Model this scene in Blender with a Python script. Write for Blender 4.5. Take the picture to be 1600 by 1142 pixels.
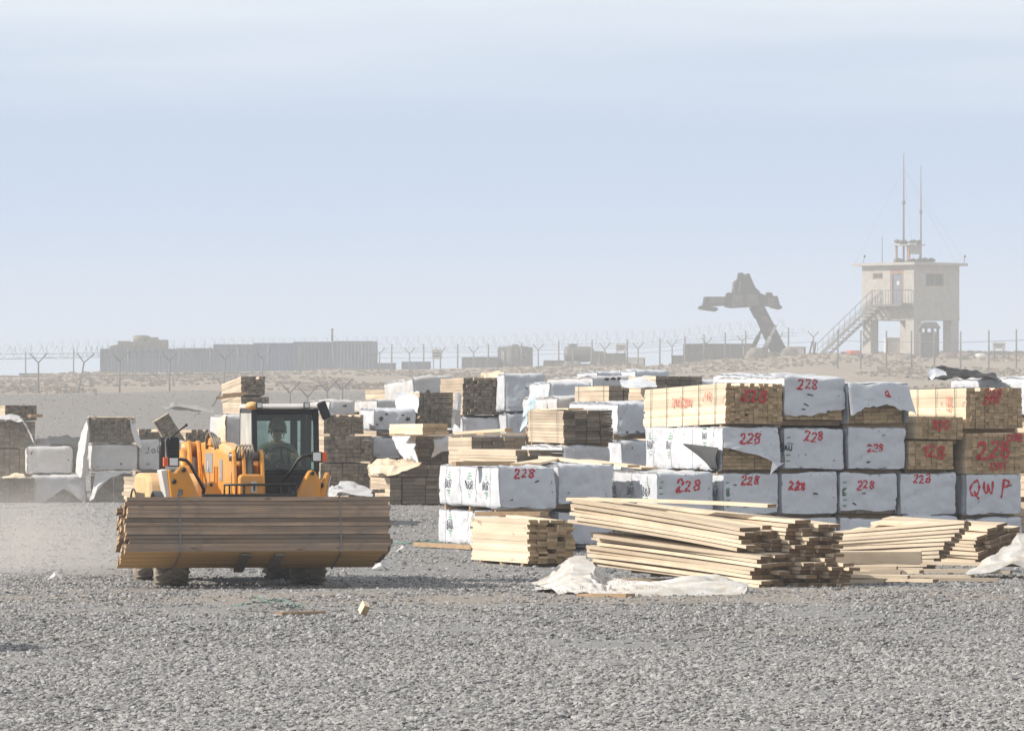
import bpy, bmesh, math, random
import numpy as np
from mathutils import Vector, Matrix, noise, Euler

for o in list(bpy.data.objects):
    bpy.data.objects.remove(o)
S = bpy.context.scene
COL = S.collection
R = math.radians
F, CXP, HYP, CH = 9000.0, 800.0, 640.0, 2.41      # focal length in photo pixels, principal column, horizon row, eye height

# ------------------------------------------------------------------ camera
cam_d = bpy.data.cameras.new('camera')
cam = bpy.data.objects.new('camera', cam_d); COL.objects.link(cam)
cam.location = (0, 0, CH); cam.rotation_euler = (R(90), 0, 0)
cam_d.sensor_fit = 'HORIZONTAL'; cam_d.sensor_width = 36.0
cam_d.lens = 36.0*F/1600.0
cam_d.shift_y = (HYP-571.0)/1600.0
cam_d.clip_start = 1.0; cam_d.clip_end = 20000.0
S.camera = cam

# ------------------------------------------------------------------ sky, sun, exposure
SUN_EL, SUN_AZ = R(33), R(-5)          # sun from the left, a touch in front of the yard
to_sun = Vector((-math.cos(SUN_AZ)*math.cos(SUN_EL), math.sin(SUN_AZ)*math.cos(SUN_EL), math.sin(SUN_EL)))
W = bpy.data.worlds.new('World'); S.world = W; W.use_nodes = True
nt = W.node_tree; nt.nodes.clear()
sky = nt.nodes.new('ShaderNodeTexSky'); sky.sky_type = 'NISHITA'; sky.sun_disc = False
sky.sun_elevation = SUN_EL; sky.sun_rotation = math.atan2(to_sun.x, to_sun.y)
sky.altitude = 900; sky.air_density = 1.0; sky.dust_density = 0.7; sky.ozone_density = 1.5
tc = nt.nodes.new('ShaderNodeTexCoord')
sep = nt.nodes.new('ShaderNodeSeparateXYZ'); nt.links.new(tc.outputs['Generated'], sep.inputs[0])
mp = nt.nodes.new('ShaderNodeMapping'); mp.inputs['Scale'].default_value = (5, 5, 60)
nt.links.new(tc.outputs['Generated'], mp.inputs[0])
nz = nt.nodes.new('ShaderNodeTexNoise'); nz.inputs['Scale'].default_value = 1.0; nz.inputs['Detail'].default_value = 5
nt.links.new(mp.outputs[0], nz.inputs['Vector'])
# a thin veil of high cloud above about three degrees
ma = nt.nodes.new('ShaderNodeMath'); ma.operation = 'MULTIPLY_ADD'
nt.links.new(nz.outputs['Fac'], ma.inputs[0]); ma.inputs[1].default_value = 0.030; nt.links.new(sep.outputs[2], ma.inputs[2])
mr = nt.nodes.new('ShaderNodeMapRange'); mr.interpolation_type = 'SMOOTHSTEP'
nt.links.new(ma.outputs[0], mr.inputs['Value'])
mr.inputs['From Min'].default_value = 0.062; mr.inputs['From Max'].default_value = 0.092
mr.inputs['To Min'].default_value = 0.0; mr.inputs['To Max'].default_value = 0.62
mix = nt.nodes.new('ShaderNodeMix'); mix.data_type = 'RGBA'
nt.links.new(mr.outputs[0], mix.inputs[0]); nt.links.new(sky.outputs[0], mix.inputs[6])
mix.inputs[7].default_value = (18.4, 18.9, 19.3, 1)
# bright pale air low over the horizon
mr2 = nt.nodes.new('ShaderNodeMapRange'); mr2.interpolation_type = 'SMOOTHSTEP'
nt.links.new(sep.outputs[2], mr2.inputs['Value'])
mr2.inputs['From Min'].default_value = 0.0; mr2.inputs['From Max'].default_value = 0.20
mr2.inputs['To Min'].default_value = 0.88; mr2.inputs['To Max'].default_value = 0.0
mix0 = nt.nodes.new('ShaderNodeMix'); mix0.data_type = 'RGBA'
nt.links.new(mr2.outputs[0], mix0.inputs[0]); nt.links.new(sky.outputs[0], mix0.inputs[6]); 
mr3 = nt.nodes.new('ShaderNodeMapRange'); mr3.interpolation_type = 'SMOOTHSTEP'; nt.links.new(sep.outputs[2], mr3.inputs['Value'])
mr3.inputs['From Min'].default_value = 0.0; mr3.inputs['From Max'].default_value = 0.042
mixl = nt.nodes.new('ShaderNodeMix'); mixl.data_type = 'RGBA'; nt.links.new(mr3.outputs[0], mixl.inputs[0])
mixl.inputs[6].default_value = (12.9, 14.6, 17.0, 1); mixl.inputs[7].default_value = (9.0, 12.4, 18.2, 1)
nt.links.new(mixl.outputs[2], mix0.inputs[7])
nt.links.new(mix0.outputs[2], mix.inputs[6])
bg = nt.nodes.new('ShaderNodeBackground'); bg.inputs['Strength'].default_value = 0.05
nt.links.new(mix.outputs[2], bg.inputs['Color'])
wo = nt.nodes.new('ShaderNodeOutputWorld'); nt.links.new(bg.outputs[0], wo.inputs[0])
sl = bpy.data.lights.new('sun', 'SUN'); sl.energy = 5.0; sl.angle = R(0.55); sl.color = (1.0, 0.92, 0.82)
sun = bpy.data.objects.new('sun', sl); COL.objects.link(sun)
sun.rotation_euler = (-to_sun).to_track_quat('-Z', 'Y').to_euler(); sun.location = (-60, 60, 80)
S.view_settings.view_transform = 'Standard'; S.view_settings.look = 'None'
S.view_settings.exposure = 0.14; S.view_settings.gamma = 1.0; S.view_settings.use_curve_mapping = False
S.cycles.volume_bounces = 1; S.cycles.max_bounces = 8; S.cycles.transparent_max_bounces = 16
S.cycles.volume_step_rate = 1.0; S.cycles.volume_max_steps = 128

# ------------------------------------------------------------------ helpers
def P(px, py, Y):
    """photo pixel + depth -> world point"""
    return Vector(((px-CXP)/F*Y, Y, CH+(HYP-py)/F*Y))

def lerp_table(t, tab):
    if t <= tab[0][0]: return tab[0][1]
    for (a, va), (b, vb) in zip(tab, tab[1:]):
        if t <= b:
            k = (t-a)/(b-a); k = k*k*(3-2*k); return va+(vb-va)*k
    return tab[-1][1]

CREST = [(-400, 4.5), (0, 4.85), (150, 5.1), (600, 5.35), (1000, 5.7), (1150, 6.2), (1300, 6.55), (1700, 6.7), (2600, 6.7)]
def gz(x, y):
    """height of the ground"""
    a = 800+9000*x/max(y, 60)
    c = lerp_table(a, CREST)
    z = lerp_table(y, [(165, 0), (330, 3.4)]) if y < 330 else 0
    if y >= 330: z = 3.4+(c-3.4)*min(1, (y-330)/95.0)
    if y > 520: z -= (y-520)*0.012
    if y > 170:
        k = min(1, (y-170)/100)
        z += k*(0.22*noise.noise((x*0.05, y*0.03, 3))+0.10*noise.noise((x*0.2, y*0.12, 7)))
    return z

class MB:
    def __init__(s): s.v, s.f, s.m, s.s = [], [], [], []
    def add(s, verts, faces, mat=0, smooth=False):
        n = len(s.v); s.v += [tuple(p) for p in verts]
        for f in faces:
            s.f.append(tuple(i+n for i in f)); s.m.append(mat); s.s.append(smooth)
        return n
    def box(s, c, d, mat=0, M=None, ends=None):
        hx, hy, hz = d[0]/2, d[1]/2, d[2]/2
        vs = [Vector((x*hx, y*hy, z*hz)) for x in (-1, 1) for y in (-1, 1) for z in (-1, 1)]
        if M is not None: vs = [M @ p for p in vs]
        vs = [p+Vector(c) for p in vs]
        n = s.add(vs, [(0, 1, 3, 2), (4, 6, 7, 5), (0, 4, 5, 1), (2, 3, 7, 6), (0, 2, 6, 4), (1, 5, 7, 3)], mat)
        if ends is not None: s.m[-4] = ends; s.m[-3] = ends
        return n
    def bx(s, x0, x1, y0, y1, z0, z1, mat=0, **k):
        return s.box(((x0+x1)/2, (y0+y1)/2, (z0+z1)/2), (abs(x1-x0), abs(y1-y0), abs(z1-z0)), mat, **k)
    def beam(s, a, b, w, h, mat=0, up=(0, 0, 1)):
        a, b = Vector(a), Vector(b); d = b-a; L = d.length; y = d.normalized()
        x = y.cross(Vector(up))
        if x.length < 1e-4: x = y.cross(Vector((1, 0, 0)))
        x.normalize(); z = x.cross(y)
        M = Matrix((x, y, z)).transposed()
        return s.box((a+b)/2, (w, L, h), mat, M)
    def prism(s, poly, d0, d1, fn, mat=0):
        """poly of (u, v) extruded from d0 to d1; fn(u, v, d) -> point"""
        n = len(poly)
        vs = [fn(u, v, d0) for u, v in poly]+[fn(u, v, d1) for u, v in poly]
        fs = [tuple(range(n-1, -1, -1)), tuple(range(n, 2*n))]+[(i, (i+1) % n, n+(i+1) % n, n+i) for i in range(n)]
        return s.add(vs, fs, mat)
    def tube(s, pts, r, n=6, mat=0, closed=False, cap=True):
        pts = [Vector(p) for p in pts]; k = len(pts); vs = []
        rr = r if isinstance(r, (list, tuple)) else [r]*k
        prev = None
        for i, p in enumerate(pts):
            if closed: d = pts[(i+1) % k]-pts[i-1]
            else: d = pts[min(i+1, k-1)]-pts[max(i-1, 0)]
            d.normalize()
            if prev is None: x = d.orthogonal().normalized()
            else:
                x = prev-d*prev.dot(d)
                x = x.normalized() if x.length > 1e-5 else d.orthogonal().normalized()
            prev = x; y = d.cross(x)
            for j in range(n):
                t = 2*math.pi*j/n; vs.append(p+(x*math.cos(t)+y*math.sin(t))*rr[i])
        fs = []
        for i in range(k if closed else k-1):
            a, b = i*n, ((i+1) % k)*n
            fs += [(a+j, a+(j+1) % n, b+(j+1) % n, b+j) for j in range(n)]
        if cap and not closed: fs += [tuple(range(n-1, -1, -1)), tuple(range((k-1)*n, k*n))]
        return s.add(vs, fs, mat, True)
    def lathe(s, prof, n, fn, mat=0, smooth=True, close=False):
        """prof of (r, t); fn(r cos, r sin, t) -> point"""
        vs = []; k = len(prof)
        for r, t in prof:
            for j in range(n):
                a = 2*math.pi*j/n; vs.append(fn(r*math.cos(a), r*math.sin(a), t))
        fs = []
        for i in range(k-1+(1 if close else 0)):
            a, b = i*n, ((i+1) % k)*n
            fs += [(a+j, a+(j+1) % n, b+(j+1) % n, b+j) for j in range(n)]
        if not close: fs += [tuple(range(n-1, -1, -1)), tuple(range((k-1)*n, k*n))]
        return s.add(vs, fs, mat, smooth)
    def sphere(s, c, r, n=12, m=8, mat=0, M=None):
        c = Vector(c); vs = []; rr = r if isinstance(r, (tuple, list)) else (r, r, r)
        for i in range(m+1):
            t = math.pi*i/m
            for j in range(n):
                a = 2*math.pi*j/n
                p = Vector((rr[0]*math.sin(t)*math.cos(a), rr[1]*math.sin(t)*math.sin(a), rr[2]*math.cos(t)))
                if M is not None: p = M @ p
                vs.append(c+p)
        fs = [(i*n+j, (i+1)*n+j, (i+1)*n+(j+1) % n, i*n+(j+1) % n) for i in range(m) for j in range(n)]
        return s.add(vs, fs, mat, True)
    def grid(s, nu, nv, fn, mat=0, smooth=True, keep=None):
        vs = [fn(i/nu, j/nv) for i in range(nu+1) for j in range(nv+1)]; w = nv+1
        fs = [(i*w+j, (i+1)*w+j, (i+1)*w+j+1, i*w+j+1) for i in range(nu) for j in range(nv)
              if keep is None or keep((i+.5)/nu, (j+.5)/nv)]
        return s.add(vs, fs, mat, smooth)
    def build(s, name, mats, parent=None, loc=(0, 0, 0), rot=(0, 0, 0), bevel=0, weld=False):
        me = bpy.data.meshes.new(name); me.from_pydata(s.v, [], s.f)
        for m in (mats if isinstance(mats, (list, tuple)) else [mats]): me.materials.append(m)
        me.polygons.foreach_set('material_index', s.m); me.polygons.foreach_set('use_smooth', s.s)
        if weld:
            bm = bmesh.new(); bm.from_mesh(me); bmesh.ops.remove_doubles(bm, verts=bm.verts, dist=1e-4); bm.to_mesh(me); bm.free()
        me.update()
        o = bpy.data.objects.new(name, me); COL.objects.link(o)
        o.location = loc; o.rotation_euler = rot
        if parent is not None: o.parent = parent
        if bevel:
            b = o.modifiers.new('bevel', 'BEVEL'); b.width = bevel; b.segments = 2; b.limit_method = 'ANGLE'; b.angle_limit = R(40)
        return o

def tag(o, label=None, cat=None, group=None, kind=None):
    if label: o['label'] = label
    if cat: o['category'] = cat
    if group: o['group'] = group
    if kind: o['kind'] = kind
    return o
def thing(name, loc, rz, label, cat, group=None, rot=None):
    o = bpy.data.objects.new(name, None); COL.objects.link(o); o.empty_display_size = 0.2
    o.location = loc; o.rotation_euler = rot if rot else (0, 0, rz)
    return tag(o, label, cat, group)

# ------------------------------------------------------------------ materials
def mat(name, col, rough=0.7, var=0.18, scale=6.0, bump=0.0, bscale=None, metal=0.0, stretch=(1, 1, 1), island=0.0, objrand=0.0, dirt=None, dirt_amt=0.0, detail=4, spec=0.4, coat=0.0, specks=0.0):
    m = bpy.data.materials.new(name); m.use_nodes = True; t = m.node_tree; N = t.nodes; L = t.links
    b = N['Principled BSDF']; b.inputs['Roughness'].default_value = rough; b.inputs['Metallic'].default_value = metal
    b.inputs['Specular IOR Level'].default_value = spec
    if coat: b.inputs['Coat Weight'].default_value = coat
    tc = N.new('ShaderNodeTexCoord'); mp = N.new('ShaderNodeMapping'); mp.inputs['Scale'].default_value = stretch
    L.new(tc.outputs['Object'], mp.inputs[0])
    n = N.new('ShaderNodeTexNoise'); n.inputs['Scale'].default_value = scale; n.inputs['Detail'].default_value = detail
    L.new(mp.outputs[0], n.inputs['Vector'])
    rp = N.new('ShaderNodeMapRange'); L.new(n.outputs['Fac'], rp.inputs[0])
    rp.inputs[1].default_value = 0.25; rp.inputs[2].default_value = 0.75
    rp.inputs[3].default_value = 1-var; rp.inputs[4].default_value = 1+var
    fac = rp.outputs[0]
    for amt, kind in ((island, 'g'), (objrand, 'o')):
        if amt:
            g = N.new('ShaderNodeNewGeometry' if kind == 'g' else 'ShaderNodeObjectInfo')
            r2 = N.new('ShaderNodeMapRange'); L.new(g.outputs['Random Per Island' if kind == 'g' else 'Random'], r2.inputs[0])
            r2.inputs[3].default_value = 1-amt; r2.inputs[4].default_value = 1+amt*0.8
            mu = N.new('ShaderNodeMath'); mu.operation = 'MULTIPLY'; L.new(fac, mu.inputs[0]); L.new(r2.outputs[0], mu.inputs[1]); fac = mu.outputs[0]
    vm = N.new('ShaderNodeVectorMath'); vm.operation = 'SCALE'; vm.inputs[0].default_value = col[:3]; L.new(fac, vm.inputs['Scale'])
    out = vm.outputs[0]
    if dirt:
        n2 = N.new('ShaderNodeTexNoise'); n2.inputs['Scale'].default_value = 2.3; n2.inputs['Detail'].default_value = 6; n2.inputs['Roughness'].default_value = 0.65
        L.new(tc.outputs['Object'], n2.inputs['Vector'])
        r3 = N.new('ShaderNodeMapRange'); L.new(n2.outputs['Fac'], r3.inputs[0]); r3.inputs[1].default_value = 0.42; r3.inputs[2].default_value = 0.72
        r3.inputs[4].default_value = dirt_amt
        mx = N.new('ShaderNodeMix'); mx.data_type = 'RGBA'; L.new(r3.outputs[0], mx.inputs[0]); L.new(out, mx.inputs[6]); mx.inputs[7].default_value = (*dirt, 1); out = mx.outputs[2]
    if specks:
        sa, scol, ssc, sst = specks if isinstance(specks, tuple) else (specks, (.20, .19, .18), 13, (1, 1, 1))
        mp4 = N.new('ShaderNodeMapping'); mp4.inputs['Scale'].default_value = sst; L.new(tc.outputs['Object'], mp4.inputs[0])
        n4 = N.new('ShaderNodeTexNoise'); n4.inputs['Scale'].default_value = ssc; n4.inputs['Detail'].default_value = 3
        L.new(mp4.outputs[0], n4.inputs['Vector'])
        r4 = N.new('ShaderNodeMapRange'); L.new(n4.outputs['Fac'], r4.inputs[0]); r4.inputs[1].default_value = 0.66; r4.inputs[2].default_value = 0.73; r4.inputs[4].default_value = sa
        mx = N.new('ShaderNodeMix'); mx.data_type = 'RGBA'; L.new(r4.outputs[0], mx.inputs[0]); L.new(out, mx.inputs[6]); mx.inputs[7].default_value = (*scol, 1); out = mx.outputs[2]
    L.new(out, b.inputs['Base Color'])
    if bump:
        n3 = N.new('ShaderNodeTexNoise'); n3.inputs['Scale'].default_value = bscale or scale*3; n3.inputs['Detail'].default_value = 5
        L.new(mp.outputs[0], n3.inputs['Vector'])
        bp = N.new('ShaderNodeBump'); bp.inputs['Strength'].default_value = 0.6; bp.inputs['Distance'].default_value = bump
        L.new(n3.outputs['Fac'], bp.inputs['Height']); L.new(bp.outputs[0], b.inputs['Normal'])
    return m

DUST = (0.42, 0.36, 0.29)
M = {}
M['pine'] = mat('pine', (0.68, 0.565, 0.42), 0.75, 0.16, 5, 0.002, 30, stretch=(1, 0.12, 1), island=0.22, specks=(.55, (.22, .12, .06), 7, (1, .35, 1)))
M['pine_end'] = mat('pine_end', (0.40, 0.285, 0.165), 0.85, 0.22, 16, 0.002, 60, island=0.28)
M['old'] = mat('old_pine', (0.50, 0.405, 0.30), 0.8, 0.2, 5, 0.002, 30, stretch=(1, 0.12, 1), island=0.25)
M['old_end'] = mat('old_pine_end', (0.20, 0.168, 0.13), 0.9, 0.25, 14, 0.002, 50, island=0.32)
M['board'] = mat('loose_board', (0.66, 0.55, 0.415), 0.75, 0.2, 5, 0.002, 30, stretch=(1, 0.1, 1), objrand=0.22, dirt=(0.40, 0.29, 0.18), dirt_amt=0.45, specks=(.55, (.22, .12, .06), 7, (1, .35, 1)))
M['board_end'] = mat('loose_board_end', (0.20, 0.128, 0.072), 0.85, 0.25, 14, 0.002, 50, objrand=0.3)
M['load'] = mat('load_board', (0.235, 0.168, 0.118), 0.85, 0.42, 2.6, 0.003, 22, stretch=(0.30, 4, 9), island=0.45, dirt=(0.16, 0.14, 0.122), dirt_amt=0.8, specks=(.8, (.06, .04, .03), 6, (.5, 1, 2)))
M['load_under'] = mat('load_board_bounce_tint', (0.52, 0.32, 0.13), 0.8, 0.25, 2.6, 0.002, 25, stretch=(0.3, 4, 6), island=0.2)  # warm bounce light from the gravel painted into the underside boards
M['load_end'] = mat('load_board_end', (0.42, 0.29, 0.17), 0.85, 0.25, 14, island=0.3)
M['bearer'] = mat('bearer_wood', (0.36, 0.25, 0.15), 0.85, 0.25, 6)
M['wrap'] = mat('white_wrap', (0.575, 0.60, 0.645), 0.5, 0.06, 3, 0.012, 7, dirt=(0.42, 0.40, 0.38), dirt_amt=0.45, specks=.75)
M['wrap_old'] = mat('dusty_wrap', (0.55, 0.55, 0.56), 0.6, 0.08, 3, 0.014, 6, dirt=(0.44, 0.39, 0.33), dirt_amt=0.6, specks=.8)
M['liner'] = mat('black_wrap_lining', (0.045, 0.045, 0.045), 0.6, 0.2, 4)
M['strap'] = mat('steel_strap', (0.20, 0.20, 0.20), 0.5, 0.1, 5, metal=0.3)
M['strap_w'] = mat('pale_strap', (0.55, 0.53, 0.50), 0.6, 0.1, 5)
M['red'] = mat('red_spray_paint', (0.48, 0.028, 0.045), 0.7, 0.2, 12)
M['red_faint'] = mat('thin_red_paint', (0.66, 0.17, 0.12), 0.8, 0.3, 14)
M['black_ink'] = mat('black_print', (0.05, 0.05, 0.07), 0.6, 0.2, 9)
M['green_ink'] = mat('green_print', (0.10, 0.30, 0.13), 0.6, 0.2, 9)
M['yellow'] = mat('dusty_yellow_paint', (0.70, 0.295, 0.024), 0.42, 0.10, 3, dirt=DUST, dirt_amt=0.38, spec=0.5)
M['black'] = mat('black_paint', (0.014, 0.015, 0.017), 0.4, 0.2, 5, dirt=(0.10, 0.09, 0.08), dirt_amt=0.25)
M['rubber'] = mat('dusty_rubber', (0.17, 0.150, 0.125), 0.9, 0.2, 8, 0.003, 30, dirt=(0.36, 0.31, 0.25), dirt_amt=0.9)
M['steel'] = mat('worn_steel', (0.20, 0.19, 0.18), 0.5, 0.2, 6, metal=0.6)
M['fork'] = mat('fork_steel', (0.16, 0.14, 0.12), 0.6, 0.25, 6, metal=0.3, dirt=DUST, dirt_amt=0.5)
M['pale'] = mat('pale_grey_paint', (0.62, 0.60, 0.56), 0.5, 0.1, 4, dirt=DUST, dirt_amt=0.3)
M['lamp'] = mat('lamp_glass', (0.75, 0.76, 0.76), 0.12, 0.15, 40, spec=0.8)
M['orange'] = mat('indicator_lens', (0.75, 0.12, 0.03), 0.25, 0.05, 10)
M['cream'] = mat('cream_cover', (0.66, 0.55, 0.40), 0.7, 0.1, 4)
M['tarp'] = mat('pale_blue_tarpaulin', (0.42, 0.55, 0.60), 0.6, 0.25, 2, dirt=(0.66, 0.66, 0.65), dirt_amt=0.9)
M['tarp_white'] = mat('crumpled_white_cover', (0.56, 0.55, 0.53), 0.55, 0.10, 2, 0.006, 10, dirt=(0.38, 0.33, 0.26), dirt_amt=0.95)
M['green_strap'] = mat('green_strapping', (0.09, 0.22, 0.17), 0.5, 0.1, 4)
M['cream_yellow'] = mat('sunlit_dusty_yellow', (0.66, 0.40, 0.16), 0.6, 0.12, 3, dirt=(0.56, 0.47, 0.36), dirt_amt=0.85)  # dusty yellow paint, its colour lightened to look overexposed by the sun
M['decal_grey'] = mat('grey_decal', (0.28, 0.28, 0.27), 0.5, 0.08, 6)
M['grey_sheet'] = mat('grey_sheet', (0.30, 0.29, 0.275), 0.7, 0.15, 2)
# ------------------------------------------------------------------ ground
def ground_material():
    m = bpy.data.materials.new('ground_surface'); m.use_nodes = True; t = m.node_tree; N = t.nodes; L = t.links
    b = N['Principled BSDF']; b.inputs['Roughness'].default_value = 0.95; b.inputs['Specular IOR Level'].default_value = 0.15
    g = N.new('ShaderNodeNewGeometry'); sp = N.new('ShaderNodeSeparateXYZ'); L.new(g.outputs['Position'], sp.inputs[0])
    def nz(scale, detail=5, st=(1, 1, 1)):
        mp = N.new('ShaderNodeMapping'); mp.inputs['Scale'].default_value = st; L.new(g.outputs['Position'], mp.inputs[0])
        n = N.new('ShaderNodeTexNoise'); n.inputs['Scale'].default_value = scale; n.inputs['Detail'].default_value = detail
        L.new(mp.outputs[0], n.inputs['Vector']); return n.outputs['Fac']
    def rng(x, a, b_, c=0.0, d=1.0):
        r = N.new('ShaderNodeMapRange'); L.new(x, r.inputs[0])
        for i, v in enumerate((a, b_, c, d)): r.inputs[i+1].default_value = v
        return r.outputs[0]
    def mix(f, a, b_):
        x = N.new('ShaderNodeMix'); x.data_type = 'RGBA'; L.new(f, x.inputs[0])
        for s_, v in ((6, a), (7, b_)):
            if isinstance(v, tuple): x.inputs[s_].default_value = (*v, 1)
            else: L.new(v, x.inputs[s_])
        return x.outputs[2]
    def math_(op, a, b_):
        x = N.new('ShaderNodeMath'); x.operation = op
        for i, v in enumerate((a, b_)):
            if isinstance(v, (int, float)): x.inputs[i].default_value = v
            else: L.new(v, x.inputs[i])
        return x.outputs[0]
    vo = N.new('ShaderNodeTexVoronoi'); vo.inputs['Scale'].default_value = 9.0; L.new(g.outputs['Position'], vo.inputs['Vector'])
    grey = mix(rng(nz(5.0), .3, .7), (0.175, 0.174, 0.173), (0.27, 0.268, 0.266))
    grey = mix(rng(vo.outputs['Color'], 0.2, 0.9, 0, .6), grey, (0.31, 0.308, 0.306))
    tan = mix(rng(nz(1.3), .3, .7), (0.30, 0.24, 0.175), (0.36, 0.30, 0.235))
    # driven lane of dirt across the yard, and dirt scattered between the stones
    lane = math_('SUBTRACT', sp.outputs[1], 74.0); lane = math_('ABSOLUTE', lane, 0)
    lane = math_('ADD', lane, math_('MULTIPLY', math_('SUBTRACT', nz(0.35, 4, (0.3, 1, 1)), 0.5), 16.0))
    lf = rng(lane, 0.5, 6.0, 0.5, 0.0)
    c = mix(math_('MAXIMUM', lf, rng(nz(0.22, 5), .55, .75, 0, .45)), grey, tan)
    dry = mix(rng(nz(0.45, 6, (1, .4, 1)), .35, .65), (0.27, 0.22, 0.165), (0.33, 0.275, 0.21))
    dry = mix(rng(nz(4.5, 4), .45, .7, 0, .4), dry, (0.20, 0.165, 0.12))
    yb = math_('ADD', sp.outputs[1], math_('MULTIPLY', math_('SUBTRACT', nz(0.06, 5), 0.5), 60.0))
    xr = math_('ADD', yb, rng(sp.outputs[0], -5.0, 10.0, 0.0, 120.0))
    c = mix(rng(sp.outputs[1], 160, 300, 0, .8), c, (0.195, 0.168, 0.138))
    c = mix(rng(xr, 318, 330), c, dry)
    L.new(c, b.inputs['Base Color'])
    bp = N.new('ShaderNodeBump'); bp.inputs['Strength'].default_value = 0.9; bp.inputs['Distance'].default_value = 0.05
    L.new(nz(14, 6), bp.inputs['Height']); L.new(bp.outputs[0], b.inputs['Normal'])
    return m

def axis(parts):
    out = [parts[0][0]]
    for a, b, st in parts:
        n = max(1, int(round((b-a)/st)))
        out += [a+(b-a)*(i+1)/n for i in range(n)]
    return out
xs = axis([(-380, -60, 20), (-60, -16, 2.0), (-16, 20, 0.5), (20, 70, 2.0), (70, 380, 20)])
ys = axis([(-30, 36, 4), (36, 110, 0.5), (110, 170, 1.0), (170, 440, 2.0), (440, 560, 6), (560, 900, 20)])
mb = MB(); nx_, ny_ = len(xs), len(ys)
vs = []
for y in ys:
    for x in xs:
        z = gz(x, y)
        if 36 < y < 170: z += 0.022*noise.noise((x*0.7, y*0.5, 1))+0.012*noise.noise((x*2.1, y*1.7, 4))
        vs.append((x, y, z))
mb.add(vs, [(j*nx_+i, j*nx_+i+1, (j+1)*nx_+i+1, (j+1)*nx_+i) for j in range(ny_-1) for i in range(nx_-1)], 0, True)
tag(mb.build('ground', ground_material()), kind='structure')

# loose crushed stone lying on the yard: uncountable
def ico():
    t = (1+5**.5)/2
    v = np.array([(-1, t, 0), (1, t, 0), (-1, -t, 0), (1, -t, 0), (0, -1, t), (0, 1, t), (0, -1, -t), (0, 1, -t), (t, 0, -1), (t, 0, 1), (-t, 0, -1), (-t, 0, 1)], float)
    f = np.array([(0, 11, 5), (0, 5, 1), (0, 1, 7), (0, 7, 10), (0, 10, 11), (1, 5, 9), (5, 11, 4), (11, 10, 2), (10, 7, 6), (7, 1, 8), (3, 9, 4), (3, 4, 2), (3, 2, 6), (3, 6, 8), (3, 8, 9), (4, 9, 5), (2, 4, 11), (6, 2, 10), (8, 6, 7), (9, 8, 1)])
    return v/np.linalg.norm(v[0]), f
def octa():
    v = np.array([(1, 0, 0), (-1, 0, 0), (0, 1, 0), (0, -1, 0), (0, 0, 1), (0, 0, -1)], float)
    f = np.array([(0, 2, 4), (2, 1, 4), (1, 3, 4), (3, 0, 4), (2, 0, 5), (1, 2, 5), (3, 1, 5), (0, 3, 5)])
    return v, f
rng = np.random.default_rng(11)
def stones(name, y0, y1, dens, r0, r1, base, material, power=2.2, half=None, flat=0.52, sink=0.32, lane=False, patch=0.0):
    bv, bf = base
    hw = lambda y: (y*800/9000+1.5)*1.12 if half is None else half
    area = (hw(y0)+hw(y1))*(y1-y0); n = int(area*dens)
    u = rng.random(n); y = y0+(y1-y0)*u; x = (rng.random(n)*2-1)*hw(y1)
    k = np.abs(x) < (y*800/9000+1.5)*1.12
    x, y = x[k], y[k]
    if patch:
        pn = np.array([noise.noise((a*0.35, b*0.22, 9)) for a, b in zip(x, y)])
        k = rng.random(len(x)) < np.clip(1-patch*np.clip((pn+0.05)*3, 0, 1), 0, 1); x, y = x[k], y[k]
    if lane:
        pn = np.array([noise.noise((a*0.15, b*0.3, 5)) for a, b in zip(x, y)])
        k = rng.random(len(x)) > 0.6*np.exp(-((y-73.5+pn*5)/3.4)**2); x, y = x[k], y[k]
    n = len(x)
    z = np.array([gz(a, b) for a, b in zip(x, y)]) if y1 > 165 else np.zeros(n)
    r = r0+(r1-r0)*rng.random(n)**power
    templates = []
    for i in range(8):
        p = bv*(1+rng.normal(0, 0.22, (len(bv), 1)))+rng.normal(0, 0.10, bv.shape)
        templates.append(p)
    T = np.stack(templates)[rng.integers(0, 8, n)]
    sc = np.stack([r*(0.8+0.7*rng.random(n)), r*(0.7+0.5*rng.random(n)), r*flat*(0.55+0.7*rng.random(n))], 1)
    T = T*sc[:, None, :]
    a = rng.random(n)*2*np.pi; tx = rng.normal(0, 0.28, n); ty = rng.normal(0, 0.28, n)
    def rot(T, i, j, a):
        c, s = np.cos(a)[:, None], np.sin(a)[:, None]
        A, B = T[:, :, i].copy(), T[:, :, j].copy(); T[:, :, i] = A*c-B*s; T[:, :, j] = A*s+B*c
    rot(T, 1, 2, tx); rot(T, 0, 2, ty); rot(T, 0, 1, a)
    T[:, :, 0] += x[:, None]; T[:, :, 1] += y[:, None]; T[:, :, 2] += (z+sc[:, 2]*(1-2*sink))[:, None]
    V = T.reshape(-1, 3); nv = len(bv)
    Fc = (bf[None]+(np.arange(n)*nv)[:, None, None]).reshape(-1, 3)
    me = bpy.data.meshes.new(name)
    me.vertices.add(len(V)); me.vertices.foreach_set('co', V.astype(np.float32).ravel())
    me.loops.add(Fc.size); me.loops.foreach_set('vertex_index', Fc.astype(np.int32).ravel())
    me.polygons.add(len(Fc)); me.polygons.foreach_set('loop_start', np.arange(0, Fc.size, 3, dtype=np.int32))
    me.polygons.foreach_set('loop_total', np.full(len(Fc), 3, np.int32))
    me.update(calc_edges=True); me.validate(); me.polygons.foreach_set('use_smooth', np.zeros(len(me.polygons), bool))
    me.materials.append(material)
    o = bpy.data.objects.new(name, me); COL.objects.link(o); tag(o, kind='stuff'); return o
M['stone'] = mat('crushed_stone', (0.305, 0.30, 0.295), 0.9, 0.12, 9, island=0.36, spec=0.2)
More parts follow.
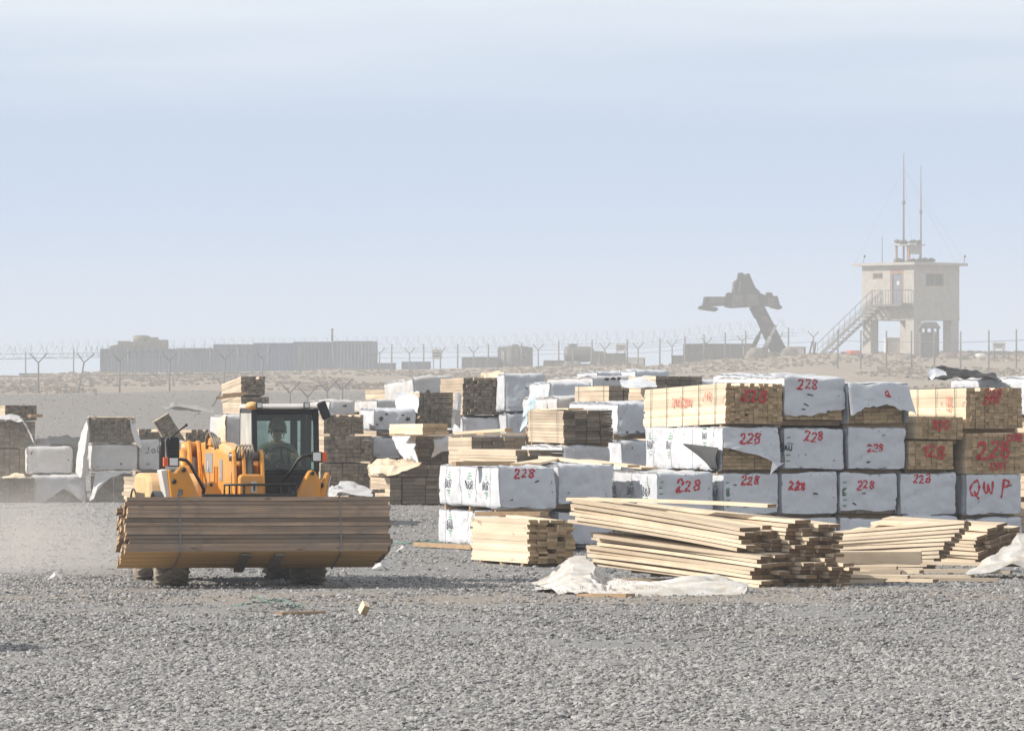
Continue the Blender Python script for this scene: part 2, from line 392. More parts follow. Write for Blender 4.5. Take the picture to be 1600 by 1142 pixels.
stones('gravel', 40, 58, 780, 0.008, 0.036, ico(), M['stone'], patch=0.15)
stones('gravel', 58, 84, 260, 0.010, 0.040, octa(), M['stone'], patch=0.5, lane=True)
stones('gravel', 84, 165, 40, 0.015, 0.045, octa(), M['stone'], patch=0.5)
stones('gravel', 165, 330, 2.5, 0.02, 0.07, octa(), M['stone'], half=34)

# dry tufts on the bank
def tufts():
    mb = MB(); rd = random.Random(4)
    for i in range(9000):
        y = 330+rd.random()**1.2*110; x = (rd.random()*2-1)*(y*0.105)
        if x < 4 and y < 335: continue
        z = gz(x, y); h = rd.uniform(0.04, 0.15)*(1.8 if rd.random() < .05 else 1)
        if noise.noise((x*0.08, y*0.05, 2)) < -0.1: continue
        for k in range(3):
            a = rd.random()*6.28; w = rd.uniform(.05, .16); dx, dy = math.cos(a), math.sin(a)
            mb.add([(x-dx*w, y-dy*w, z-.03), (x+dx*w, y+dy*w, z-.03), (x+dx*w*1.6+rd.uniform(-.1, .1), y+dy*w, z+h), (x-dx*w*1.3, y-dy*w+rd.uniform(-.1, .1), z+h*.8)], [(0, 1, 2, 3)])
    return tag(mb.build('dry_grass', mat('dry_grass_blades', (0.30, 0.24, 0.17), 0.9, 0.2, 3, island=0.2)), kind='stuff')
tufts()

# ------------------------------------------------------------------ haze: one box of dusty air round the yard, under the sky
def volume(name, col, dens, aniso):
    m = bpy.data.materials.new(name); m.use_nodes = True; t = m.node_tree; t.nodes.clear()
    v = t.nodes.new('ShaderNodeVolumePrincipled'); o = t.nodes.new('ShaderNodeOutputMaterial')
    v.inputs['Color'].default_value = (*col, 1); v.inputs['Density'].default_value = dens; v.inputs['Anisotropy'].default_value = aniso
    t.links.new(v.outputs[0], o.inputs['Volume']); return m, v, t
mb = MB(); mb.bx(-390, 390, -34, 910, -6.5, 23.5)
hz_m, _, _ = volume('dusty_air', (0.90, 0.94, 1.0), 0.00042, 0.0)
tag(mb.build('haze', hz_m), kind='stuff')

# wind-blown dust hanging over the far half of the yard and the bank
mb = MB(); mb.bx(-140, 140, 185, 404, -2, 23)
dm_, _, _ = volume('blown_dust', (0.93, 0.965, 1.0), 0.0016, 0.0)
tag(mb.build('dust_bank', dm_), kind='stuff')
# dust thrown up behind the machine's wheels
def dust_cloud(rx, ry, rz, dens, loc, nsc):
    mb = MB(); mb.sphere((0, 0, 0), (rx, ry, rz), 24, 12)
    m, v, t = volume('raised_dust', (0.93, 0.89, 0.83), 1.0, 0.2)
    tc = t.nodes.new('ShaderNodeTexCoord')
    vm = t.nodes.new('ShaderNodeVectorMath'); vm.operation = 'MULTIPLY'; vm.inputs[1].default_value = (1/rx, 1/ry, 1/rz)
    t.links.new(tc.outputs['Object'], vm.inputs[0])
    ln = t.nodes.new('ShaderNodeVectorMath'); ln.operation = 'LENGTH'; t.links.new(vm.outputs[0], ln.inputs[0])
    r = t.nodes.new('ShaderNodeMapRange'); r.interpolation_type = 'SMOOTHSTEP'; t.links.new(ln.outputs['Value'], r.inputs[0])
    r.inputs[1].default_value = 0.1; r.inputs[2].default_value = 1.0; r.inputs[3].default_value = 1; r.inputs[4].default_value = 0
    n = t.nodes.new('ShaderNodeTexNoise'); n.inputs['Scale'].default_value = nsc; n.inputs['Detail'].default_value = 3; t.links.new(tc.outputs['Object'], n.inputs['Vector'])
    r2 = t.nodes.new('ShaderNodeMapRange'); t.links.new(n.outputs['Fac'], r2.inputs[0]); r2.inputs[1].default_value = 0.3; r2.inputs[2].default_value = 0.75
    mu = t.nodes.new('ShaderNodeMath'); mu.operation = 'MULTIPLY'; t.links.new(r.outputs[0], mu.inputs[0]); t.links.new(r2.outputs[0], mu.inputs[1])
    m2 = t.nodes.new('ShaderNodeMath'); m2.operation = 'MULTIPLY'; t.links.new(mu.outputs[0], m2.inputs[0]); m2.inputs[1].default_value = dens
    t.links.new(m2.outputs[0], v.inputs['Density'])
    return tag(mb.build('dust_cloud', m, loc=loc), kind='stuff')
dust_cloud(3.0, 6.0, 1.5, .26, (-7.4, 85.5, .2), 1.1)
dust_cloud(9, 26, 2.6, .011, (-12.5, 132, .5), .35)
# ------------------------------------------------------------------ far bank: fences, containers, tower, lifting machine
M['post'] = mat('galvanised_post', (0.15, 0.148, 0.145), 0.6, 0.15, 3)
M['wire'] = mat('fence_wire', (0.16, 0.16, 0.16), 0.6, 0.1, 3)
def fence(px_list, Y_list, label, h, vee=0.0, rail=True, coil=0.0, tilt={}, r=0.05, top_wires=2):
    """posts at photo columns and depths; the fence line runs through them"""
    base = []
    for px, Y in zip(px_list, Y_list):
        x = (px-CXP)/F*Y; base.append(Vector((x, Y, gz(x, Y)-0.05)))
    o = base[0].copy()
    root = thing('wire_fence', o, 0, label, 'fence')
    tops = []
    for i, b in enumerate(base):
        q = b-o; t = tilt.get(i, 0.0); mb = MB()
        top = q+Vector((t, 0, h)); mb.tube([q, top], r, 6)
        if vee:
            for s in (-1, 1): mb.tube([top-Vector((0, 0, .03)), top+Vector((s*vee+t*.3, s*.1, vee*1.05))], r*.75, 5)
        mb.build('post', M['post'], root); tops.append(top)
    if rail:
        mb = MB()
        for k in rail if isinstance(rail, tuple) else (1.0,):
            mb.tube([q*1.0+Vector((0, 0, 0)) - Vector((0, 0, h*(1-k))) for q in tops], 0.022, 4)
        mb.build('rail', M['post'], root)
    if top_wires and vee:
        mb = MB()
        for s in (-1, 1):
            for k in range(top_wires):
                f = (k+1)/top_wires
                pts = []
                for a, b in zip(tops, tops[1:]):
                    for u in (0, .5):
                        p = a.lerp(b, u); pts.append(p+Vector((s*vee*f, s*.1, vee*1.05*f-(0.05 if u else 0))))
                mb.tube(pts, 0.008, 3)
        mb.build('barbed_wire', M['wire'], root)
    if coil:
        mb = MB(); rd = random.Random(len(px_list)); pts = []
        for a, b in zip(tops, tops[1:]):
            d = (b-a).length; n = int(d/0.42)
            for i in range(n*10):
                u = i/(n*10); c = a.lerp(b, u); ang = 2*math.pi*i/10
                rr = coil*(1+0.12*math.sin(i*0.37)+0.1*rd.uniform(-1, 1))
                pts.append(c+Vector((0.12*math.sin(ang*.5), math.cos(ang)*rr*.8, coil*1.05+math.sin(ang)*rr+(vee*.55 if vee else 0))))
        mb.tube(pts, 0.0095, 3, cap=False); mb.build('razor_wire', M['wire'], root)
    return root
fence([-40, 60, 122, 187, 265, 350, 410], [333, 334, 335, 330, 336, 340, 343], 'leaning wire fence with Y-topped posts in front of the blue container row', 1.85, vee=0.50, rail=(0.55,), coil=0.30, tilt={2: .35, 5: .05}, r=.05)
fence([331, 453, 480, 511, 535], [275, 268, 262, 270, 274], 'short run of Y-topped posts on the bank behind the loader cab', 0.95, vee=0.48, rail=False, tilt={0: .55, 1: 0.0, 2: .02}, r=.04)
fence([-60, 40, 115, 200, 280, 328, 372, 419, 468, 520, 566, 612, 662, 715, 763, 815, 873, 925, 980, 1031, 1070, 1100, 1133, 1165, 1199, 1232], [470-i*1.15 for i in range(26)],
      'long straight-post security fence along the bank crest with thin rail and coiled razor wire', 2.35, rail=(0.72,), coil=0.32, r=.06)
fence([593, 640, 688, 740, 788, 841, 895, 945, 997, 1050, 1104, 1160, 1215, 1271], [500-i*1.5 for i in range(14)], 'outer fence of Y-topped posts in front of the dark tanks', 2.0, vee=0.45, rail=(0.8,), coil=0.28, r=.06)
fence([1309, 1345, 1385, 1424, 1460, 1501, 1545, 1588, 1640], [385, 384, 383, 382, 381, 380, 382, 384, 386], 'straight-post wire fence crossing in front of the guard tower', 2.65, rail=(0.72,), coil=0.0, r=.055)

def corr_mat(name, col, dirt=(0.35, 0.31, 0.26), amt=0.4):
    return mat(name, col, 0.6, 0.1, 0.8, dirt=dirt, dirt_amt=amt)
M['cont_blue'] = corr_mat('blue_container_paint', (0.075, 0.115, 0.21), amt=.12)
M['cont_grey'] = corr_mat('grey_blue_container_paint', (0.115, 0.14, 0.19), amt=.18)
M['cont_dark'] = corr_mat('dark_container_paint', (0.085, 0.082, 0.082))
M['cont_rust'] = corr_mat('rust_container_paint', (0.16, 0.115, 0.095))
M['hull'] = mat('olive_drab_paint', (0.12, 0.11, 0.085), 0.7, 0.15, 2, dirt=DUST, dirt_amt=0.4)
M['darksteel'] = mat('dark_machine_paint', (0.025, 0.027, 0.028), 0.6, 0.2, 2, dirt=(0.09, 0.085, 0.08), dirt_amt=0.3)
M['concrete'] = mat('tower_plaster', (0.42, 0.395, 0.36), 0.9, 0.08, 1.2, 0.01, 8, dirt=(0.27, 0.245, 0.215), dirt_amt=0.75)
M['timber'] = mat('tower_timber', (0.30, 0.17, 0.10), 0.8, 0.2, 3)
M['dark'] = mat('dark_opening', (0.03, 0.03, 0.032), 0.6, 0.1, 3)
M['net'] = mat('camouflage_net', (0.10, 0.105, 0.07), 0.95, 0.4, 5)
def container(px0, px1, pyt, pyb, Y, label, m, ang=0.0, depth=2.44, doors=False, group='shipping containers along the bank', base=None):
    """corrugated steel box; front face spans the given columns"""
    x0, x1 = (px0-CXP)/F*Y, (px1-CXP)/F*Y; w = (x1-x0)/max(.2, math.cos(ang)); h = (pyb-pyt)/F*Y
    zb = CH+(HYP-pyb)/F*Y if base is None else base
    g = gz((x0+x1)/2, Y); h += max(0, zb-g)+.3; zb = min(zb, g)-.3
    r = thing('shipping_container', (x0, Y, zb), ang, label, 'container', group)
    mb = MB(); n = max(6, int(w/0.28)); poly = []
    for i in range(n):
        u = w*i/n; s = w/n
        poly += [(u, 0), (u+s*.35, 0), (u+s*.5, .045), (u+s*.85, .045)]
    poly += [(w, 0), (w, depth)]+[(0, depth)]
    mb.prism(poly, 0.12, h-.1, lambda u, v, d: Vector((u, v, d))); mb.build('wall_panel', m, r)
    mb = MB()
    for z in (0.06, h-.06): mb.bx(-.02, w+.02, -.02, .08, z-.07, z+.07); mb.bx(-.02, w+.02, depth-.08, depth+.02, z-.07, z+.07)
    for x in (0.03, w-.03):
        for y in (0.0, depth): mb.bx(x-.07, x+.07, y-.03, y+.05, .128, h-.128)
    
    for x in (0.03, w-.03):
        for z in (0.06, h-.06): mb.bx(x-.05, x+.05, .07, depth-.07, z-.05, z+.05)
    mb.build('frame', m, r)
    mb = MB(); mb.bx(0.08, w-.08, .085, depth-.085, h-.09, h-.045); mb.build('roof', m, r)
    return r
cl = [(157, 216, 545, 'left end container of the long hazy blue row'), (217, 275, 545, 'second hazy blue container of the row, below the tan vehicle'), (276, 334, 544, 'third hazy blue container, half sunk below its taller neighbour')]
for a, b, t, l in cl: container(a, b, t, 586, 490, l, M['cont_grey'])
cl = [(334, 395, 538, 'tall grey-blue container just right of the step in the row', 'cont_grey'), (396, 458, 536, 'deeper blue container in the middle of the long row', 'cont_blue'), (459, 520, 534, 'grey-blue container under the thin mast', 'cont_grey')]
for a, b, t, l, m in cl: container(a, b, t, 586, 484, l, M[m])
container(521, 582, 533, 586, 483, 'right end container of the long blue row', M['cont_grey'], ang=R(-8))
mb = MB(); mb.tube([(0, 0, 0), (0, 0, 0.95)], 0.09, 8); mb.tube([(0, 0, .95), (0, 0, 1.05)], .13, 8)
tag(mb.build('mast', M['post'], loc=P(519, 533, 485)), 'thin stub mast standing on the long blue container row', 'mast')

def solid_box(name, px0, px1, pyt, pyb, Y, label, cat, m, depth=2.5, top=None):
    x0, x1 = (px0-CXP)/F*Y, (px1-CXP)/F*Y; zt = CH+(HYP-pyt)/F*Y; g = min(gz((x0+x1)/2, Y), CH+(HYP-pyb)/F*Y)-.3
    r = thing(name, ((x0+x1)/2, Y, g), 0, label, cat); w = x1-x0; h = zt-g
    return r, w, h
# tan armoured vehicle behind the row
r = thing('armoured_vehicle', (P(217, 586, 500).x, 500, gz(P(217, 586, 500).x, 500)), 0, 'tan armoured vehicle with round turret showing above the left containers', 'military vehicle')
s = 500/F; gzv = r.location.z
def zpx(py, Y=500): return CH+(HYP-py)*Y/F-gzv
mb = MB(); mb.prism([(-45*s, 0.6), (45*s, 0.6), (45*s, zpx(531)), (20*s, zpx(531)), (14*s, zpx(534)), (-15*s, zpx(534)), (-30*s, zpx(538)), (-44*s, zpx(541)), (-47*s, zpx(552))], -1.3, 1.3, lambda u, v, d: Vector((u, d, v))); mb.build('hull', M['hull'], r, bevel=.05)
mb = MB(); mb.lathe([(13*s, zpx(536)), (13*s, zpx(525)), (9*s, zpx(524)), (1*s, zpx(523.5))], 14, lambda a, b, t: Vector((a+4*s, b, t))); mb.build('turret', M['hull'], r)
for a_ in ((12*s, 30*s, -.8, .8, zpx(533), zpx(527)), (-32*s, -14*s, -.9, .9, zpx(540), zpx(533))):
    mb = MB(); mb.bx(*a_); mb.build('stowage_box', M['hull'], r, bevel=.04)
for i in (-1, 0, 1):
    mb = MB(); mb.lathe([(.25, -.18), (.55, -.16), (.6, 0), (.55, .16), (.25, .18)], 16, lambda a, b, t: Vector((i*1.6+a, -1.35+t, .6+b))); mb.build('wheel', M['rubber'], r)

# low containers and tanks seen through the fence
container(628, 672, 565, 580, 520, 'small low container alone between the blue row and the tanks', M['cont_grey'])
container(722, 778, 558, 575, 515, 'low dark container left of the upright ribbed tank', M['cont_dark'])
container(1072, 1176, 537, 570, 450, 'dark container in front of the lifting machine', M['cont_dark'], ang=R(3))
container(850, 882, 563, 575, 515, 'low flat container by the round fuel tank', M['cont_rust'])
def upright_tank():
    Y = 515; x = (805-CXP)/F*Y; g = gz(x, Y)-.3; rad = 26*Y/F; h = CH+(HYP-543)/F*Y-g
    r = thing('storage_tank', (x, Y+rad, g), 0, 'upright ribbed dark storage tank behind the fence', 'tank')
    mb = MB(); mb.lathe([(rad, 0), (rad, h)], 28, lambda a, b, t: Vector((a, b, t))); mb.build('shell', M['cont_dark'], r)
    mb = MB(); mb.lathe([(rad+.02, h+.005), (rad*.7, h+.12), (rad*.2, h+.16)], 28, lambda a, b, t: Vector((a, b, t))); mb.build('roof', M['cont_dark'], r)
    for i in range(14):
        a = 2*math.pi*i/14; mb = MB(); mb.bx(-.05, .05, -.05, .05, 0, h-.01, M=None); mb.build('rib', M['cont_dark'], r, loc=((rad+.04)*math.cos(a), (rad+.04)*math.sin(a), 0), rot=(0, 0, a))
    mb = MB(); mb.lathe([(.3, h+.15), (.3, h+.3), (.05, h+.32)], 10, lambda a, b, t: Vector((a, b, t))); mb.build('hatch', M['cont_dark'], r)
upright_tank()
def tanker():
    Y = 512; s = Y/F; x = (908-CXP)*s; g = gz(x, Y); r = thing('tanker_truck', (x, Y, g), 0, 'hazy tanker truck with round dark tank and sloping nose', 'truck')
    zz = lambda py: CH+(HYP-py)*s-g
    mb = MB(); cz = (zz(541)+zz(566))/2; rr = (zz(541)-zz(566))/2
    mb.lathe([(rr*.5, -27*s), (rr*.9, -25*s), (rr, -21*s), (rr, 8*s), (rr*.85, 16*s), (rr*.6, 20*s)], 20, lambda a, b, t: Vector((t, b, cz+a))); mb.build('tank', M['cont_dark'], r)
    mb = MB(); mb.lathe([(.35, zz(543)), (.35, zz(538)), (.1, zz(537))], 10, lambda a, b, t: Vector((a-13*s, b, t))); mb.build('hatch', M['darksteel'], r)
    mb = MB(); mb.prism([(14*s, .5), (42*s, .5), (42*s, zz(553)), (36*s, zz(549)), (14*s, zz(548))], -1.1, 1.1, lambda u, v, d: Vector((u, d, v))); mb.build('cab', M['hull'], r, bevel=.06)
    mb = MB(); mb.bx(-28*s, 40*s, -.9, .9, .55, .85); mb.build('chassis', M['darksteel'], r)
    for u in (-20, -8, 32):
        mb = MB(); mb.lathe([(.2, -.2), (.5, -.18), (.55, 0), (.5, .18), (.2, .2)], 14, lambda a, b, t: Vector((u*s+a, -1.0+t, .55+b))); mb.build('wheel', M['rubber'], r)
tanker()
def crate_box(px0, px1, pyt, pyb, Y, label, m, name='equipment_box', cat='box', lid=True):
    r, w, h = solid_box(name, px0, px1, pyt, pyb, Y, label, cat, m)
    mb = MB(); mb.bx(-w/2, w/2, 0, 2.2, 0, h-.12); mb.build('body', m, r, bevel=.05)
    mb = MB(); mb.bx(-w/2-.04, w/2+.04, -.04, 2.24, h-.118, h); mb.build('lid', m, r, bevel=.03)
    for sx in (-1, 1):
        mb = MB(); mb.bx(sx*w*.46-.05, sx*w*.46+.05, -.06, -.002, .1, h-.13); mb.build('brace', M['darksteel'], r)
    return r
crate_box(936, 978, 552, 572, 508, 'low sand-coloured box beside the tanker truck nose', M['hull'])
crate_box(979, 1008, 558, 570, 508, 'small pale box right of the sand-coloured box', M['pale'])
crate_box(1222, 1259, 541, 556, 432, 'pale grey box at the foot of the lifting boom', M['pale'])
crate_box(1384, 1428, 527, 553, 425, 'pale cabinet standing under the guard tower', M['pale'], 'cabinet', 'cabinet')
crate_box(1050, 1071, 555, 568, 470, 'small dark trailer box left of the dark container', M['cont_dark'])
crate_box(583, 618, 567, 580, 510, 'long low hazy box right of the blue row', M['cont_grey'])
crate_box(30, 76, 583, 592, 470, 'low hazy heap-covered box on the crest at far left', M['hull'])
def sign(px0, px1, pyt, pyb, foot, Y, label, board=True):
    s = Y/F; x = ((px0+px1)/2-CXP)*s; g = gz(x, Y)-.1; r = thing('sign_board', (x, Y, g), 0, label, 'sign'); w = (px1-px0)*s
    zt, zb = CH+(HYP-pyt)*s-g, CH+(HYP-pyb)*s-g
    mb = MB(); mb.bx(-w/2, w/2, -.03, .03, zb, zt); mb.build('panel', M['pale'], r)
    mb = MB(); mb.bx(-w*.4, w*.4, -.036, -.032, zb+(zt-zb)*.55, zb+(zt-zb)*.72); mb.bx(-w*.4, w*.25, -.036, -.032, zb+(zt-zb)*.25, zb+(zt-zb)*.4); mb.build('lettering', M['cont_grey'], r)
    for sx in (-.35, .35):
        mb = MB(); mb.bx(sx*w-.04, sx*w+.04, .031, .1, 0, zt-.05); mb.build('leg', M['post'], r)
sign(675, 691, 546, 561, 580, 498, 'faded sign on posts between the low container and the fence')
sign(962, 979, 537, 549, 565, 470, 'small board sign high on posts near the tanker truck')
sign(1551, 1571, 535, 545, 549, 400, 'pale low notice board right of the guard tower')

def lifting_machine():
    Y = 428; s = Y/F; x0 = (1160-CXP)*s; g = gz(x0, Y)-.2
    r = thing('reach_stacker', (x0, Y, g), 0, 'dark container lifting machine with raised sloping boom and wide spreader', 'lifting machine')
    q = lambda px, py, d=0: Vector(((px-1160)*s, d, CH+(HYP-py)*s-g))
    D = M['darksteel']
    def pr(name, pts, d0, d1, m=D, par=r, bev=.03):
        mb = MB(); mb.prism([((px-1160)*s, CH+(HYP-py)*s-g) for px, py in pts], d0, d1, lambda u, v, d: Vector((u, d, v))); return mb.build(name, m, par, bevel=bev)
    pr('boom', [(1152, 431), (1168, 428), (1234, 556), (1206, 556)], -.5, .5)
    bh = pr('boom_head', [(1143, 458), (1145, 447), (1152, 434), (1153, 427), (1159, 426), (1162, 429), (1167, 429), (1170, 427), (1172, 432), (1180, 450), (1186, 455), (1190, 464), (1142, 464)], -.75, .75)
    mb = MB()
    for a, b in (((1144, 447), (1153, 436)), ((1146, 452), (1150, 438)), ((1150, 462), (1146, 446)), ((1158, 466), (1156, 440))): mb.tube([q(*a, -.9), q((a[0]+b[0])/2-3, (a[1]+b[1])/2, -.95), q(*b, -.9)], .06, 5)
    mb.build('hydraulic_hose', M['rubber'], bh)
    sp = pr('spreader', [(1099, 464), (1133, 464), (1133, 460), (1137, 457), (1141, 458), (1186, 458), (1196, 462), (1213, 463), (1216, 481), (1205, 481), (1196, 479), (1141, 482), (1131, 480), (1131, 478), (1116, 479), (1096, 479)], -1.0, -.55)
    pr('end_frame', [(1100, 465), (1106, 466), (1103, 479), (1119, 481), (1121, 485), (1117, 487), (1100, 484.5), (1091, 483), (1091, 479), (1097, 478)], -2.1, .8, par=sp)
    pr('end_frame', [(1207, 464), (1213, 463), (1217, 478), (1220, 479), (1220, 482), (1217, 484), (1204, 481)], -2.1, .8, par=sp)
    pr('spreader_motor', [(1196, 463), (1196, 458), (1199, 457), (1206, 458), (1207, 464)], -1.1, -.4, par=sp)
    mb = MB(); mb.tube([q(1178, 481, -.6), q(1183, 492, -.6), q(1184, 498, -.6)], .18, 8); mb.tube([q(1172, 481, -.6), q(1180, 496, -.6), q(1185, 499, -.6)], .12, 8); mb.build('tilt_cylinder', D, r)
    for a, b in (((1193, 508), (1176, 543)), ((1212, 508), (1194, 545))):
        mb = MB(); m_ = ((a[0]+b[0])/2, (a[1]+b[1])/2); dd = -.7 if a[0] < 1200 else -.62
        mb.tube([q(*a, dd), q(*m_, dd)], .10, 8); mb.tube([q(*m_, dd), q(*b, dd)], .17, 8); mb.build('lift_cylinder', M['pale'] if a[0] > 1200 else D, r)
    pr('chassis', [(1168, 556), (1168, 547), (1176, 545), (1188, 549), (1190, 543), (1197, 543), (1198, 550), (1236, 550), (1244, 556), (1240, 562), (1172, 562)], -1.7, 1.7, M['hull'])
    pr('cab', [(1161, 556), (1161, 540), (1172, 540), (1176, 556)], -1.0, .8, M['hull'])
    for n_, pts in (('panel', [(1108, 466), (1131, 465), (1131, 476), (1106, 476)]), ('panel', [(1144, 461), (1160, 461), (1160, 479), (1143, 480)]), ('panel', [(1166, 461), (1182, 461), (1186, 477), (1167, 479)]), ('panel', [(1198, 466), (1209, 465), (1211, 477), (1200, 478)])):
        pr(n_, pts, -1.06, -1.003, M['cont_dark'], sp, .01)
    for k in range(5):
        t = k/5; a, b = 1156+50*t, 440+92*t; pr('boom_panel', [(a+2, b), (a+11, b-2), (a+17, b+9), (a+8, b+11)], -.545, -.503, M['cont_dark'], r, .01)
    for px in (1180, 1232):
        for d in (-1.5, 1.5):
            mb = MB(); c = q(px, 558, d); mb.lathe([(.3, -.3), (.7, -.28), (.75, 0), (.7, .28), (.3, .3)], 16, lambda a, b, t: c+Vector((a, t, b))); mb.build('wheel', M['rubber'], r)
lifting_machine()
mb = MB(); mb.box((0, 0, .45), (.12, .12, 1.1), M=Matrix.Rotation(.25, 3, 'Y')); mb.box((.3, 0, .42), (.12, .12, .95), M=Matrix.Rotation(.12, 3, 'Y')); mb.bx(-.1, .5, -.05, .05, 0, .1)
p = P(1267, 556, 426); tag(mb.build('leaning_post', M['darksteel'], loc=(p.x, 426, gz(p.x, 426)), rot=(0, 0, 0)), 'pair of short leaning stakes left of the tower stairs', 'stakes')

def tower():
    Y = 418; s = Y/F; xc = (1428-CXP)*s; a = R(44); g = gz(xc, Y)-.05
    r = thing('guard_tower', (xc, Y, g), a, 'pale concrete guard tower on four pillars with outside stair', 'guard tower')
    zz = lambda py: CH+(HYP-py)*s-g
    Lx = 4.95; Ly = 5.1            # right face along local +x, left face along local +y from the near corner
    zb, zt = zz(495), zz(414); C = M['concrete']
    # near corner at local origin; the right face is y=0, the left face is x=0
    def wall(name, y_face, openings, length, along):
        mb = MB(); us = sorted({0, length}|{u for o in openings for u in o[:2]}); vs_ = sorted({zb, zt}|{v for o in openings for v in o[2:4]})
        for i in range(len(us)-1):
            for j in range(len(vs_)-1):
                uc, vc = (us[i]+us[i+1])/2, (vs_[j]+vs_[j+1])/2
                if any(o[0] < uc < o[1] and o[2] < vc < o[3] for o in openings): continue
                if along == 'x': mb.bx(us[i], us[i+1], y_face, y_face+.22, vs_[j], vs_[j+1])
                else: mb.bx(y_face, y_face+.22, us[i], us[i+1], vs_[j], vs_[j+1])
        return mb.build(name, C, r)
    win = (Lx*.26, Lx*.66, zz(447), zz(426))
    wall('wall', 0, [win], Lx, 'x')
    wx, wz = (3.05, 4.0, zz(435), zz(425.5)), (1.0, 2.3, zz(474), zz(420))
    o2 = [(a_-.22, b_-.22, c_, d_) for a_, b_, c_, d_ in (wx, wz)]
    mb = MB(); us = sorted({.22, Ly}|{v for o in (wx, wz) for v in o[:2]}); vs_ = sorted({zb, zt}|{v for o in (wx, wz) for v in o[2:4]})
    for i in range(len(us)-1):
        for j in range(len(vs_)-1):
            uc, vc = (us[i]+us[i+1])/2, (vs_[j]+vs_[j+1])/2
            if any(o[0] < uc < o[1] and o[2] < vc < o[3] for o in (wx, wz)): continue
            mb.bx(0, .22, us[i], us[i+1], vs_[j], vs_[j+1])
    mb.build('wall', C, r)
    mb = MB(); mb.bx(Lx-.22, Lx, .22, Ly, zb, zt); mb.build('wall', C, r)
    mb = MB(); mb.bx(.22, Lx-.22, Ly-.22, Ly, zb, zt); mb.build('wall', C, r)
    mb = MB(); mb.bx(-.02, Lx+.02, -.02, Ly+.02, zb-.22, zb-.003); mb.build('floor_slab', C, r)
    mb = MB(); mb.bx(-.45, Lx+.45, -.45, Ly+.55, zt+.003, zt+.2); mb.build('roof', C, r)
    for x, y in ((0.02, .02), (Lx-.85, .02), (.02, Ly-.85), (Lx-.85, Ly-.85)):
        mb = MB(); mb.prism([(x, 0), (x+.83, 0), (x+.83, zb-.223), (x, zb-.223)], y, y+.83, lambda u, v, d: Vector((u, d, v))); mb.build('pillar', C, r, bevel=.02)
    fr = None
    mb = MB(); u0, u1, v0, v1 = win
    for b in ((u0, u1, v0, v0+.08), (u0, u1, v1-.08, v1), (u0, u0+.08, v0+.08, v1-.08), (u1-.08, u1, v0+.08, v1-.08), ((u0+u1)/2-.04, (u0+u1)/2+.04, v0+.08, v1-.08)): mb.bx(b[0], b[1], .05, .13, b[2], b[3])
    fr = mb.build('window', M['timber'], r); mb = MB(); mb.bx(u0+.08, u1-.08, .085, .1, v0+.08, v1-.08); mb.build('pane', M['dark'], fr)
    u0, u1, v0, v1 = wx; mb = MB()
    for b in ((u0, u1, v0, v0+.07), (u0, u1, v1-.07, v1), (u0, u0+.07, v0+.07, v1-.07), (u1-.07, u1, v0+.07, v1-.07), ((u0+u1)/2-.04, (u0+u1)/2+.04, v0+.07, v1-.07)): mb.bx(.05, .13, b[0], b[1], b[2], b[3])
    fr = mb.build('window', M['timber'], r); mb = MB(); mb.bx(.085, .1, u0+.07, u1-.07, v0+.07, v1-.07); mb.build('pane', M['dark'], fr)
    u0, u1, v0, v1 = wz; mb = MB()
    for b in ((u0, u0+.16, v0, v1), (u1-.16, u1, v0, v1), (u0+.16, u1-.16, v1-.35, v1)): mb.bx(.03, .15, b[0], b[1], b[2], b[3])
    dr = mb.build('door_frame', M['timber'], r); mb = MB(); mb.bx(.10, .14, u0+.165, u1-.165, v0, v1-.355); mb.build('door', M['cont_grey'], dr)
    mb = MB(); mb.bx(.085, .097, u0+.5, u0+.75, v0+1.35, v0+1.65); mb.build('door_notice', M['pale'], dr)
    # landing and stair on the left face (x < 0), stair running away along +y
    fl = zz(475)
    mb = MB(); mb.bx(-1.15, -.005, .15, 3.1, fl-.1, fl); mb.build('landing', M['post'], r)
    mb = MB()
    for y in (.3, 2.9): mb.beam((-1.1, y, fl-.1), (-.01, y, fl-.95), .06, .06)
    mb.beam((-1.1, .3, fl-.13), (-1.1, 2.9, fl-.13), .07, .07); mb.build('landing_bracket', M['post'], r)
    y_end = 3.1+fl*1.42
    for xx in (-1.1, -.12):
        mb = MB(); mb.beam((xx, 3.1, fl-.06), (xx, y_end, .05), .06, .22); mb.build('stringer', M['post'], r)
    n = 15
    for i in range(n):
        t = (i+.5)/n; mb = MB(); y = 3.1+(y_end-3.1)*t; z = (fl-.05)*(1-t); mb.bx(-1.06, -.155, y-.14, y+.14, z, z+.04); mb.build('tread', M['post'], r)
    for xx in (-1.12, -.1):
        mb = MB(); a0, a1 = Vector((xx, 3.1, fl+1.0)), Vector((xx, y_end, 1.0))
        mb.tube([a0, a1], .03, 5); mb.tube([a0-Vector((0, 0, .5)), a1-Vector((0, 0, .5))], .022, 5)
        for i in range(11):
            t = i/10; p = a0.lerp(a1, t); mb.tube([p, p-Vector((0, 0, .98))], .02, 4)
        mb.build('stair_rail', M['post'], r)
    mb = MB(); mb.tube([(-1.12, 3.1, fl+1), (-1.12, .15, fl+1), (-.02, .15, fl+1)], .03, 5)
    for i in range(12): y = .2+2.85*i/11; mb.tube([(-1.12, y, fl), (-1.12, y, fl+1)], .018, 4)
    for i in range(4): x = -1.1+1.0*i/3; mb.tube([(x, .15, fl), (x, .15, fl+1)], .018, 4)
    mb.build('landing_rail', M['post'], r)
    # sandbagged lookout box on the roof
    k = zt+.2; cx, cy = 1.3, 1.7
    lk = thing('lookout', (0, 0, 0), 0, None, None); lk.parent = r
    mb = MB()
